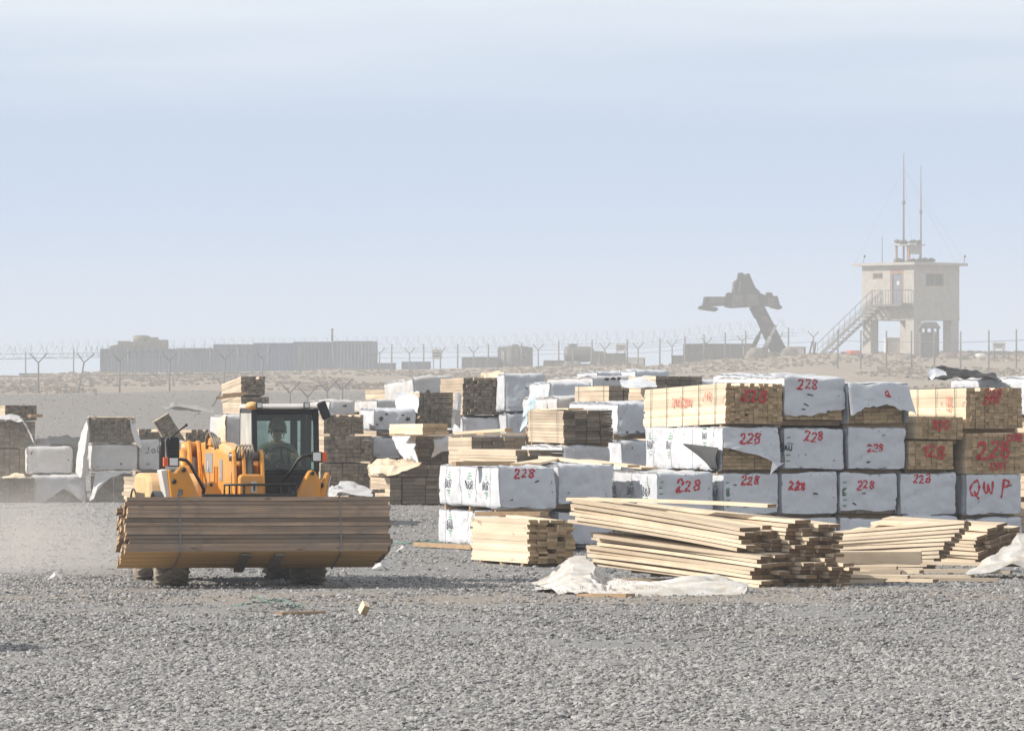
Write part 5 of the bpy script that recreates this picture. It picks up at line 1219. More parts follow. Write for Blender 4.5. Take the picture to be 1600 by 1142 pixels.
# crumpled covers on the gravel
drape('tarpaulin', 'crumpled white cover heaped on the gravel in front of the slumped pile', 'tarpaulin',
      [[P(828, 912, 80.0), P(826, 916, 78.6), P(834, 924, 76.4)],
       [P(864, 901, 80.6), P(862, 908, 78.6), P(866, 927, 75.8)],
       [P(890, 872, 81.0), P(895, 878, 79.2), P(900, 927, 75.2)],
       [P(918, 867, 81.0), P(925, 880, 79.2), P(925, 929, 74.8)],
       [P(934, 899, 80.4), P(943, 909, 78.4), P(958, 932, 74.6)],
       [P(985, 912, 79.4), P(990, 911, 77.6), P(1000, 934, 74.4)],
       [P(1040, 916, 78.6), P(1045, 911, 77.0), P(1050, 934, 74.4)],
       [P(1095, 914, 78.4), P(1100, 908, 76.8), P(1105, 935, 74.5)],
       [P(1130, 914, 78.2), P(1135, 912, 76.6), P(1135, 933, 74.7)],
       [P(1160, 920, 77.8), P(1160, 919, 76.4), P(1158, 931, 75.0)]], 50, .15, 150, 60, 'tarp_white', 1.6, ridge=.8, smooth=False)
plank(908, 933, 74.6, 985, 933, 74.0, .18, .05, 'dark plank lying on the gravel under the edge of the crumpled cover', 'bearer', ends='bearer')
drape('tarpaulin', 'white sheet hanging over dark boards at the right picture edge', 'tarpaulin',
      [[P(1512, 893, 82.6), P(1513, 897, 82.0), P(1514, 900, 81.4)],
       [P(1540, 876, 83.2), P(1545, 886, 82.4), P(1548, 894, 81.8)],
       [P(1570, 856, 84.0), P(1575, 872, 83.0), P(1580, 886, 82.2)],
       [P(1592, 841, 84.6), P(1598, 860, 83.4), P(1604, 892, 82.2)],
       [P(1625, 836, 85.0), P(1628, 858, 83.6), P(1632, 895, 82.2)]], 51, .10, 60, 40, 'tarp_white', 1.7, smooth=False)
# litter on the gravel
def litter():
    Y = F*CH/(962-HYP); q = P(569, 962, Y); mb = MB(); mb.box((0, 0, .09), (.075, .13, .13), 0, Euler((.5, .3, .4)).to_matrix(), ends=1)
    tag(mb.build('wood_block', [M['pine'], M['pine_end']], loc=(q.x, Y, 0)), 'small pale block of wood on the gravel right of the thin brown plank', 'wood block')
    plank(435, 962, F*CH/(962-HYP), 503, 960, F*CH/(960-HYP)+.3, .11, .045, 'thin reddish-brown plank lying on the gravel in front of the loader', 'bearer', ends='bearer')
    mb = MB(); rd = random.Random(5); pts = []
    for i in range(40):
        t = i/39; px = 365+105*t; py = 951+4*math.sin(t*9)+rd.uniform(-1.5, 1.5); Y = F*CH/(py-HYP); pts.append(Vector(((px-CXP)/F*Y, Y, .045+.05*abs(math.sin(t*7)))))
    for i in range(26):
        t = i/25; px = 470-80*t; py = 955-9*t+3*math.sin(t*12); Y = F*CH/(py-HYP); pts.append(Vector(((px-CXP)/F*Y, Y, .05+.06*abs(math.sin(t*6)))))
    o = pts[0].copy(); mb.tube([p-o for p in pts], .008, 4); tag(mb.build('strapping', M['green_strap'], loc=o), 'tangle of green plastic strapping on the gravel in front of the loader', 'strapping')
    mb = MB(); pts = [P(612, 851, 103), P(640, 853, 102), P(668, 849, 104), P(690, 852, 102.6)]; o = pts[0].copy(); mb.tube([p-o+Vector((0, 0, .05)) for p in pts], .014, 4)
    tag(mb.build('strapping', M['green_strap'], loc=o), 'thin green strap lying on the gravel left of the front stack', 'strapping')
    for i, (px, py, s_, lab) in enumerate(((594, 890, .12, 'white scrap of wrapping on the gravel below the right end of the load'), (628, 862, .10, 'small pale scrap of wrapping near the green strap'), (85, 908, .10, 'pale scrap of wrapping in the dust at left'))):
        Y = F*CH/(py-HYP); x = (px-CXP)/F*Y
        drape('scrap', lab, 'scrap', [[(x-s_, Y+s_, .02), (x-s_*.8, Y-s_, .02)], [(x, Y+s_, .12), (x+.02, Y-s_, .08)], [(x+s_, Y+s_*.8, .05), (x+s_, Y-s_, .02)]], 60+i, .04, 10, 8, 'wrap_old', 6)
    mb = MB(); mb.sphere((0, 0, .05), (.8, 1.5, .75), 18, 10); mb.v = [tuple(Vector(v)*(1+.2*noise.noise(Vector(v)*1.5))) for v in mb.v]  # added lump out of view, shaped for the shadow it throws into frame
    tag(mb.build('boulder', M['stone'], loc=(-6.1, 57.8, 0)), 'unseen stand-in beyond the left edge, added to cast a shadow on the gravel', 'boulder')
litter()
# ------------------------------------------------------------------ telescopic loader, its load and its driver
PH = R(9.5); TO = Vector(((374-CXP)/F*79.0, 79.0, 0.0))
Rinv = Matrix.Rotation(-PH, 3, 'Z')
def tl(px, py, d):
    """photo pixel on the plane d metres behind the front axle (machine coordinates) -> machine coordinates"""
    Y = 79.0+d*math.cos(PH)
    for _ in range(4):
        q = Rinv @ (P(px, py, Y)-TO); Y += (d-q.y)*math.cos(PH)
    return Rinv @ (P(px, py, Y)-TO)
LD = thing('telescopic_loader', TO, PH, 'yellow telescopic loader driving towards the camera with boards across its forks', 'loader')
Yl, Bk, Ru, St = M['yellow'], M['black'], M['rubber'], M['steel']
def ppx(name, pts, d0, d1, m, par=LD, bev=.012):
    mb = MB(); q = [tl(px, py, d0) for px, py in pts]
    mb.prism([(p.x, p.z) for p in q], d0, d1, lambda u, v, d: Vector((u, d, v))); return mb.build(name, m, par, bevel=bev)
def wheel(x, y, steer=0.0):
    r_, w = .60, .45; c = Vector((x, y, r_-.015))
    mb = MB(); prof = [(.30, -w*.46), (.42, -w*.50), (.52, -w*.5), (.565, -w*.44), (.578, -w*.2), (.58, 0), (.578, w*.2), (.565, w*.44), (.52, w*.5), (.42, w*.5), (.30, w*.46)]
    mb.lathe(prof, 40, lambda a, b, t: Vector((t, a, b)))
    n = 20
    for i in range(n):
        for s in (-1, 1):
            a = 2*math.pi*(i+(.5 if s > 0 else 0))/n; 
            Rm = Matrix.Rotation(a, 3, 'X')
            p0 = Rm @ Vector((s*.015, 0, .592)); p1 = Rm @ (Matrix.Rotation(.30, 3, 'X') @ Vector((s*w*.49, 0, .572)))
            mb.beam(p0, p1, .055, .036, up=tuple(Rm @ Vector((0, 0, 1))))
    o = mb.build('wheel', Ru, LD, loc=c, rot=(0, 0, steer))
    mb = MB(); mb.lathe([(.06, -w*.30), (.26, -w*.34), (.30, -w*.47), (.315, -w*.47), (.315, w*.47), (.30, w*.47), (.26, w*.34), (.06, w*.30)], 28, lambda a, b, t: Vector((t, a, b))); mb.build('rim', M['pale'], o)
    return o
wheel(-.94, 0, R(-3)); wheel(.94, 0, R(-3)); wheel(-.94, 2.75, R(2)); wheel(.94, 2.75, R(2))
# chassis and axles
mb = MB(); mb.bx(-.42, .42, -.25, 3.6, .55, .95); mb.bx(-.95, .95, 3.2, 3.75, .62, 1.25); mb.build('chassis', Bk, LD, bevel=.02)
for y in (0, 2.75): mb = MB(); mb.tube([(-.72, y, .58), (-.3, y, .58), (0, y, .58), (.3, y, .58), (.72, y, .58)], [.09, .11, .19, .11, .09], 12); mb.build('axle', Bk, LD)
mb = MB(); mb.bx(-.9, .9, -.12, .22, .50, .68); mb.build('front_crossmember', Bk, LD, bevel=.02)
# engine pod on the machine's right (left in the photograph)
mb = MB(); poly = [(.85, .62), (2.95, .62), (3.1, .9), (3.1, 1.32), (2.6, 1.52), (1.15, 1.52), (.9, 1.42), (.8, 1.2)]
mb.prism(poly, -1.17, -.42, lambda u, v, d: Vector((d, u, v))); mb.build('engine_pod', M['cream_yellow'], LD, bevel=.06)
mb = MB()
for i in range(6): mb.bx(-1.178, -1.171, 1.3+i*.22, 1.42+i*.22, .95, 1.25)
mb.build('engine_grille', Bk, LD)
mb = MB(); mb.tube([(-.8, 2.5, 1.5), (-.8, 2.5, 1.9), (-.8, 2.56, 2.0)], .045, 10); mb.build('exhaust', Bk, LD)
# mudguards over the wheels
for x in (-.94, .94):
    for y in (0, 2.75):
        mb = MB(); n = 12
        def fn(u, v, x=x, y=y):
            a = R(25)+R(130)*u; return Vector((x-.25+.5*v, y+math.cos(a)*.70, .6+math.sin(a)*.70))
        mb.grid(n, 2, fn); o = mb.build('mudguard', Bk, LD); sd = o.modifiers.new('thickness', 'SOLIDIFY'); sd.thickness = .012
# boom: rear to front beside the cab
bx0, bx1 = -.13, .24
mb = MB(); mb.prism([(-.25, 1.12), (.1, 1.08), (3.7, 1.40), (3.9, 1.60), (3.9, 1.92), (3.3, 1.95), (2.6, 1.90), (.15, 1.80), (-.05, 1.76), (-.25, 1.66)], bx0, bx1, lambda u, v, d: Vector((d, u, v)))
boom = mb.build('boom', Yl, LD, bevel=.02)
mb = MB(); mb.prism([(.55, 1.81), (2.5, 1.885), (2.45, 1.95), (.65, 1.88)], bx0+.05, bx1-.05, lambda u, v, d: Vector((d, u, v))); mb.build('boom_top_plate', Yl, boom, bevel=.02)
# warning plates on the boom flank
for y0, y1, z0, z1 in ((2.05, 3.0, 1.52, 1.80), (.85, 1.25, 1.42, 1.72)):
    mb = MB(); mb.bx(bx0-.006, bx0-.002, y0, y1, z0, z1); dcl = mb.build('decal', M['decal_grey'], boom)
    mb = MB()
    if y1-y0 > .6:
        for i in range(3):
            c0 = y1-.14-i*.27; put = lambda a, b, c0=c0: Vector((bx0-.009, c0-a, b))
            strokes(mb, '123'[i] if False else 'IOI'[i], put, 0, (z0+z1)/2, .16, .045, random.Random(i), .02, widths=False)
    else:
        put = lambda a, b: Vector((bx0-.009, (y0+y1)/2-a, b)); strokes(mb, 'U', put, 0, (z0+z1)/2, .18, .03, random.Random(3), .02, widths=False)
    mb.build('decal_mark', M['pale'], dcl)
for y in (1.45, 1.75, 3.25):
    mb = MB(); mb.bx(bx0-.02, bx0-.003, y, y+.05, 1.25, 1.62); mb.build('wear_strip', Yl, boom)
# boom root cheek plates and ram at the far end, seen beyond the flank
mb = MB()
for x in (bx0-.19, bx0-.06): mb.prism([(3.2, 1.0), (3.9, 1.0), (4.05, 1.75), (3.9, 1.95), (3.6, 1.97), (3.45, 1.8), (3.3, 1.5)], x, x+.05, lambda u, v, d: Vector((d, u, v)))
mb.build('pivot_cheek', Yl, LD, bevel=.012)
mb = MB(); mb.tube([(bx0-.26, 3.75, 1.84), (bx0+.02, 3.75, 1.84)], .11, 14); mb.build('pivot_pin', Yl, LD)
mb = MB(); mb.tube([(bx0-.30, 3.3, 1.8), (bx0-.30, 2.9, 1.55)], .055, 10); mb.tube([(bx0-.30, 2.9, 1.55), (bx0-.30, 2.1, 1.0)], .085, 12); mb.build('lift_ram', Yl, LD)
mb = MB()
for k in range(4):
    x = bx0-.02+.03*k; mb.tube([(x, 2.7, 1.86), (x-.03, 2.45, 2.02+.02*k), (x-.02, 2.15, 2.10-.02*k), (x, 1.9, 1.98), (x+.02, 1.75, 1.86)], .016, 6)
mb.build('hydraulic_hose', Ru, boom)
mb = MB(); mb.bx(bx0-.02, bx0+.13, 2.2, 2.6, 1.90, 2.02); mb.build('hose_bracket', Yl, boom, bevel=.02)
mb = MB(); mb.prism([(-.2, 1.66), (1.5, 1.83), (1.5, 1.93), (1.2, 1.95), (.3, 1.90), (-.1, 1.84)], bx0+.02, bx0+.22, lambda u, v, d: Vector((d, u, v))); mb.build('hose_cover', M['cream_yellow'], boom, bevel=.03)
# boom nose: cheek plates, pin and quick hitch
for x0, x1 in ((bx0-.03, bx0+.02), (bx0+.10, bx0+.15), (bx1-.02, bx1+.03)):
    mb = MB(); mb.prism([(-.25, 1.20), (-.25, 1.80), (-.34, 1.86), (-.47, 1.86), (-.56, 1.78), (-.66, 1.50), (-.78, 1.05), (-.74, .80), (-.6, .74), (-.45, 1.0)], x0, x1, lambda u, v, d: Vector((d, u, v)))
    mb.build('nose_plate', Yl, LD, bevel=.012)
mb = MB(); mb.tube([(bx0-.06, -.42, 1.77), (bx1+.06, -.42, 1.77)], .06, 14); mb.build('nose_pin', St, LD)
mb = MB(); mb.tube([(bx0+.2, -.40, 1.83), (bx0+.2, -.63, 1.25)], .07, 12); mb.tube([(bx0+.2, -.60, 1.33), (bx0+.2, -.70, 1.0)], .04, 10); mb.build('tilt_ram', St, LD)
mb = MB()
for k in range(5):
    x = bx0+.06+.045*k; mb.tube([(x, -.1, 1.82), (x, -.3, 1.91), (x+.01, -.47, 1.93), (x+.02, -.56, 1.84), (x, -.56, 1.75)], .013, 6)
mb.build('nose_hose', Ru, LD)
o = ppx('hitch_box', [(374, 776), (374, 745), (378, 741), (408, 741), (412, 745), (412, 776)], -.92, -.72, Yl, bev=.03)
mb = MB(); a = tl(392, 752, -.93); b = tl(401, 769, -.93); mb.bx(a.x, b.x, -.926, -.922, b.z, a.z); lb = mb.build('label', M['pale'], o)
mb = MB(); a2 = tl(396, 759, -.93); b2 = tl(399, 767, -.93); mb.bx(a2.x, b2.x, -.931, -.928, b2.z, a2.z); mb.build('label_mark', M['black_ink'], lb)
mb = MB(); mb.bx(bx0-.02, bx1+.02, -.80, -.72, .70, 1.40); mb.build('hitch_frame', Yl, LD, bevel=.01)
# fork carriage with backrest bars, and the two forks
mb = MB()
for z in (.62, 1.22): mb.bx(-.62, .66, -1.0, -.93, z-.05, z+.05)
mb.bx(-.62, -.56, -.995, -.935, .672, 1.168); mb.bx(.60, .66, -.995, -.935, .672, 1.168); car = mb.build('fork_carriage', Bk, LD, bevel=.008)
mb = MB()
zt = tl(400, 757, -.97).z
mb.tube([(-.32, -.97, zt), (.66, -.97, zt)], .016, 8)
for x in (-.32, -.25, -.16, -.05, .45, .56, .66): mb.tube([(x, -.97, 1.2), (x, -.97, zt)], .013, 6)
mb.build('backrest', Bk, car)
TILT = R(-14)
LX, LY = tl(403.5, 860, -1.62).x, -1.80
LZ = .512
def ldp(x, y, z):      # load coordinates -> machine coordinates
    return Vector((LX, LY, LZ))+Matrix.Rotation(TILT, 3, 'X') @ Vector((x, y, z))
for x in (-.17, .28):
    mb = MB(); a, b, c, d = ldp(x-LX*0, 1.02, -.030), ldp(x, .12, -.022), ldp(x, 1.06, -.05), ldp(x, 1.06, .62)
    mb.beam(ldp(x, 1.08, -.034), ldp(x, .08, -.022), .13, .034, up=tuple(Matrix.Rotation(TILT, 3, 'X') @ Vector((0, 0, 1)))); mb.beam(ldp(x, 1.06, -.013), ldp(x, 1.06, .6), .13, .05, up=(0, 1, 0)); mb.build('fork', M['fork'], LD, bevel=.006)
# stabiliser brackets at the front corners
def bracket(pts, d0, d1, pin, white=None):
    o = ppx('stabiliser', pts, d0, d1, Yl, bev=.02)
    for px, py, rr in pin:
        c = tl(px, py, d0); mb = MB(); mb.lathe([(rr, d0-.025), (rr, d0-.002)], 16, lambda a, b, t: Vector((c.x+a, t, c.z+b))); mb.build('pin', Bk, o)
    return o
ob = bracket([(268, 790), (262, 734), (266, 733), (271, 741), (275, 737), (281, 729), (287, 727), (292, 731), (296, 740), (318, 790)], -.55, -.32, [(272, 752, .032), (287, 734, .03)])
mb = MB(); q = [tl(px, py, -.5) for px, py in ((251, 735), (261, 733), (268, 792), (262, 792))]; mb.prism([(p.x, p.z) for p in q], -.52, .0, lambda u, v, d: Vector((u, d, v))); mb.build('outer_plate', M['pale'], ob, bevel=.01)
mb = MB(); a, b = tl(279, 764, -.56), tl(286, 773, -.56); mb.bx(a.x, b.x, -.556, -.552, b.z, a.z); mb.build('reflector', St, ob)
bracket([(318, 790), (324, 756), (329, 752), (336, 752), (341, 757), (350, 790)], -.48, -.36, [(330, 757, .02)])
ob = bracket([(456, 790), (480, 742), (483, 736), (488, 734), (493, 737), (497, 745), (502, 749), (500, 790)], -.55, -.32, [(488, 739, .028)])
ob = bracket([(492, 790), (507, 748), (511, 738), (514, 738), (515, 743), (506, 790)], -.50, -.28, [(502, 758, .034)])
mb = MB(); q = [tl(px, py, -.45) for px, py in ((515, 743), (517, 744), (508, 792), (506, 792))]; mb.prism([(p.x, p.z) for p in q], -.48, 0, lambda u, v, d: Vector((u, d, v))); mb.build('outer_plate', M['pale'], ob)

# cab
def glass_mat(name, tint, gl=.10, dust=0.0):
    m = bpy.data.materials.new(name); m.use_nodes = True; t = m.node_tree; t.nodes.clear()
    tr = t.nodes.new('ShaderNodeBsdfTransparent'); tr.inputs[0].default_value = (*tint, 1)
    g = t.nodes.new('ShaderNodeBsdfGlossy'); g.inputs['Roughness'].default_value = 0.03; g.inputs[0].default_value = (1, 1, 1, 1)
    fr = t.nodes.new('ShaderNodeFresnel'); fr.inputs['IOR'].default_value = 1.5
    mx = t.nodes.new('ShaderNodeMixShader'); t.links.new(fr.outputs[0], mx.inputs[0]); t.links.new(tr.outputs[0], mx.inputs[1]); t.links.new(g.outputs[0], mx.inputs[2])
    out = mx.outputs[0]
    if dust:
        d = t.nodes.new('ShaderNodeBsdfDiffuse'); d.inputs[0].default_value = (.60, .62, .58, 1); tc = t.nodes.new('ShaderNodeTexCoord'); n = t.nodes.new('ShaderNodeTexNoise'); n.inputs['Scale'].default_value = 2.5; n.inputs['Detail'].default_value = 5
        t.links.new(tc.outputs['Object'], n.inputs['Vector']); r = t.nodes.new('ShaderNodeMapRange'); t.links.new(n.outputs['Fac'], r.inputs[0]); r.inputs[1].default_value = .3; r.inputs[2].default_value = .8; r.inputs[3].default_value = dust*.7; r.inputs[4].default_value = dust*1.3
        m2 = t.nodes.new('ShaderNodeMixShader'); t.links.new(r.outputs[0], m2.inputs[0]); t.links.new(out, m2.inputs[1]); t.links.new(d.outputs[0], m2.inputs[2]); out = m2.outputs[0]
    o = t.nodes.new('ShaderNodeOutputMaterial'); t.links.new(out, o.inputs['Surface']); return m
G_front, G_side = glass_mat('tinted_windscreen', (.76, .90, .88), dust=.04), glass_mat('dusty_side_glass', (.62, .80, .78), dust=.62)
G_rear = glass_mat('tinted_rear_glass', (.70, .88, .86), dust=.08)
cx0, cx1, cf, cb = .285, 1.215, .85, 2.35
zr = tl(440, 633, .95).z; zw = tl(440, 737, .85).z; zl = .95
def post(a, b, w=.06, d=.07): 
    mb.beam(a, b, w, d, up=(0, 1, 0))
mb = MB(); ft, fb = .96, .85     # windscreen leans back a little
e = .033
post((cx0+e, fb, zw), (cx0+e, ft, zr-.05), .075); post((cx1-e, fb, zw), (cx1-e, ft, zr-.05), .075)
post((cx0+e, cb, zl), (cx0+e, cb-.08, zr-.05), .08); post((cx1-e, cb, zl), (cx1-e, cb-.08, zr-.05), .08)
mb.bx(cx0+.075, cx1-.075, ft-.04, ft+.03, zr-.12, zr-.051); mb.bx(cx0+.075, cx1-.075, fb-.03, fb+.04, zw-.04, zw+.035)
mb.bx(cx0, cx0+.06, ft+.04, cb-.14, zr-.11, zr-.051); mb.bx(cx1-.06, cx1, ft+.04, cb-.14, zr-.11, zr-.051)
mb.bx(cx0, cx0+.05, fb+.05, cb-.05, zw-.30, zw-.22); mb.bx(cx1-.05, cx1, fb+.05, cb-.05, zw-.30, zw-.22)
mb.bx(cx0+.075, cx1-.075, cb-.11, cb-.05, zr-.22, zr-.051); mb.bx(cx0+.075, cx1-.075, cb-.05, cb+.02, zw-.15, zw-.05)
mb.bx(cx1-.22, cx1-.12, cb-.10, cb-.04, zw-.05, zr-.22)
cabf = mb.build('cab_frame', Bk, LD, bevel=.012)
mb = MB(); mb.bx(cx0, cx1, fb, cb, zl-.1, zl); mb.bx(cx0, cx0+.04, fb+.02, cb-.05, zl+.001, zw-.30); mb.bx(cx1-.04, cx1, fb+.02, cb-.05, zl+.001, zw-.30); mb.bx(cx0+.05, cx1-.05, cb-.06, cb, zl+.001, zw-.16); mb.build('cab_shell', Bk, LD)
mb = MB(); mb.prism([(cx0+.02, zw-.045), (cx1-.02, zw-.045), (cx1-.05, .98), (cx0+.02, .98)], fb-.06, fb-.02, lambda u, v, d: Vector((u, d, v))); mb.build('front_panel', Bk, LD, bevel=.01)
mb = MB(); mb.prism([(ft-.08, zr-.048), (cb+.02, zr-.048), (cb+.04, zr-.01), (cb-.05, zr+.015), (ft+.05, zr+.02), (ft-.07, zr-.01)], cx0-.01, cx1+.01, lambda u, v, d: Vector((d, u, v))); mb.build('cab_roof', M['pale'], LD, bevel=.02)
mb = MB(); mb.add([(cx0+.07, fb-.004, zw+.03), (cx1-.07, fb-.004, zw+.03), (cx1-.07, ft-.012, zr-.115), (cx0+.07, ft-.012, zr-.115)], [(0, 1, 2, 3)]); mb.build('windscreen', G_front, LD)
mb = MB(); mb.add([(cx0-.003, fb+.03, zw-.22), (cx0-.003, cb-.04, zw-.22), (cx0-.003, cb-.12, zr-.11), (cx0-.003, ft+.03, zr-.11)], [(0, 3, 2, 1)]); mb.build('side_window', G_side, LD)
mb = MB(); mb.add([(cx1+.003, fb+.03, zw-.22), (cx1+.003, cb-.04, zw-.22), (cx1+.003, cb-.12, zr-.11), (cx1+.003, ft+.03, zr-.11)], [(0, 1, 2, 3)]); mb.build('side_window', G_rear, LD)
mb = MB(); mb.add([(cx0+.07, cb-.03, zw-.05), (cx1-.07, cb-.03, zw-.05), (cx1-.07, cb-.08, zr-.2), (cx0+.07, cb-.08, zr-.2)], [(3, 2, 1, 0)]); mb.build('rear_window', G_rear, LD)
mb = MB(); mb.sphere(tl(394, 634, .95), (.10, .14, .06), 14, 8); mb.build('roof_corner', M['cream_yellow'], LD)
for px in (405, 479):
    c = tl(px, 633, .84); mb = MB(); mb.box(c, (.085, .08, .085)); wl = mb.build('work_light', Bk, LD, bevel=.012)
    mb = MB(); mb.box(c+Vector((0, -.0435, 0)), (.062, .006, .062)); mb.build('lens', M['lamp'], wl)
    mb = MB(); mb.box(c+Vector((0, .08, -.02)), (.03, .08, .03)); mb.build('bracket', Bk, wl)
# wipers, mirrors, lamps
mb = MB(); mb.tube([tl(450, 742, .80), tl(441, 735, .80), tl(432, 728, .82)], .008, 5); mb.build('wiper', Bk, LD)
def lamp_unit(x0, x1, y0, y1, d, ox0, ox1):
    a, b = tl(x0, y0, d), tl(x1, y1, d); mb = MB(); mb.bx(a.x, b.x, d-.06, d+.06, b.z, a.z); h = mb.build('headlight', Bk, LD, bevel=.012)
    mb = MB(); mb.bx(a.x+.015, b.x-.015, d-.068, d-.0605, b.z+.015, a.z-.015); mb.build('lens', M['lamp'], h, bevel=.003)
    a2, b2 = tl(ox0, y0, d), tl(ox1, y1, d); mb = MB(); mb.bx(a2.x, b2.x, d-.055, d+.05, b2.z+.005, a2.z-.005); mb.build('indicator', M['orange'], h, bevel=.008); return h
lamp_unit(263, 279, 714, 729, -.45, 255, 262.5); lamp_unit(487, 502, 705.5, 721.5, -.45, 502.5, 510)
mb = MB(); mb.tube([tl(280, 717, -.42), tl(291, 719, -.42), tl(298, 727, -.42), tl(312, 752, -.35), tl(326, 778, -.3)], .024, 8); mb.build('lamp_arm', Bk, LD)
mb = MB(); mb.tube([tl(486, 711.5, -.42), tl(474, 712, -.42), tl(467, 717, -.40), tl(455, 736, -.3), tl(442, 752, -.2), tl(436, 770, -.1)], .024, 8); mb.build('lamp_arm', Bk, LD)
a, b = tl(257, 682, -.36), tl(280, 715, -.36); mb = MB(); mb.prism([(a.x+.03, b.z), (b.x, b.z), (b.x, a.z-.03), (b.x-.04, a.z), (a.x+.05, a.z), (a.x+.01, a.z-.05)], -.42, -.33, lambda u, v, d: Vector((u, d, v))); mi = mb.build('mirror', Bk, LD, bevel=.018)
mb = MB(); mb.tube([tl(264, 700, -.44), tl(266, 684, -.44), tl(276, 676, -.42), tl(290, 665, -.40)], .012, 6); mb.sphere(tl(291, 664, -.40), .022, 8, 6); mb.build('mirror_stay', Bk, mi)
mb = MB(); c = tl(506, 641, .6); Mx = Euler((0, R(-22), R(10))).to_matrix(); mb.box(c, (.13, .07, .25), 0, Mx); mi = mb.build('mirror', Bk, LD, bevel=.025)
mb = MB(); mb.tube([tl(497, 632, .9), tl(503, 630, .75), c], .012, 6); mb.build('mirror_stay', Bk, mi)
# seat and steering wheel
sx = (cx0+cx1)/2+.02-.02; sx = tl(434, 690, 1.65).x
mb = MB(); mb.bx(sx-.25, sx+.25, 1.50, 1.98, 1.18, 1.30); mb.bx(sx-.22, sx+.22, 1.93, 2.05, 1.31, 1.86); mb.bx(sx-.18, sx+.18, 1.6, 1.95, zl+.002, 1.178); mb.build('seat', Bk, LD, bevel=.03)
mb = MB(); wc = Vector((sx+.01, 1.30, zw+.17)); nrm = Euler((R(62), 0, 0)).to_matrix()
mb.tube([wc+nrm @ Vector((.19*math.cos(2*math.pi*i/28), .19*math.sin(2*math.pi*i/28), 0)) for i in range(28)], .014, 8, closed=True)
for k in range(3): a = 2*math.pi*k/3+R(90); mb.beam(wc, wc+nrm @ Vector((.185*math.cos(a), .185*math.sin(a), 0)), .03, .012)
mb.tube([wc, wc+Vector((0, -.18, -.40))], .03, 8); mb.build('steering_wheel', Bk, LD)
mb = MB(); mb.prism([(cx0+.10, zw-.03), (cx1-.10, zw-.03), (cx1-.2, zw+.06), (sx+.18, zw+.10), (sx-.18, zw+.10), (cx0+.2, zw+.05)], .93, 1.10, lambda u, v, d: Vector((u, d, v))); mb.build('dashboard', Bk, LD, bevel=.02)

# driver: one skinned figure seated in the cab
def skin_body(name, nodes, edges, mats, pick, root):
    me = bpy.data.meshes.new(name); bm = bmesh.new(); sk = bm.verts.layers.skin.verify(); vd = {}
    for k, (p, r) in nodes.items():
        v = bm.verts.new(p); v[sk].radius = (r, r) if not isinstance(r, tuple) else r; v[sk].use_root = (k == root); vd[k] = v
    for a, b in edges: bm.edges.new((vd[a], vd[b]))
    bm.to_mesh(me); bm.free(); o = bpy.data.objects.new(name, me); COL.objects.link(o)
    s = o.modifiers.new('skin', 'SKIN'); s.use_smooth_shade = True; s.branch_smoothing = .5
    sb = o.modifiers.new('sub', 'SUBSURF'); sb.levels = sb.render_levels = 2
    dg = bpy.context.evaluated_depsgraph_get(); dg.update(); m2 = bpy.data.meshes.new_from_object(o.evaluated_get(dg))
    o.modifiers.clear(); o.data = m2; m2.materials.clear()
    for m in mats: m2.materials.append(m)
    for p in m2.polygons: p.material_index = pick(p.center); p.use_smooth = True
    return o
M['skin'] = mat('skin', (0.42, 0.27, 0.19), 0.6, 0.08, 8)
M['uniform'] = mat('camouflage_uniform', (0.25, 0.245, 0.18), 0.9, 0.35, 9, dirt=(0.12, 0.115, 0.08), dirt_amt=.8)
M['helmet'] = mat('helmet_cloth', (0.21, 0.205, 0.155), 0.9, 0.25, 14)
M['goggles'] = mat('dark_goggles', (0.02, 0.02, 0.022), 0.15, 0.05, 5)
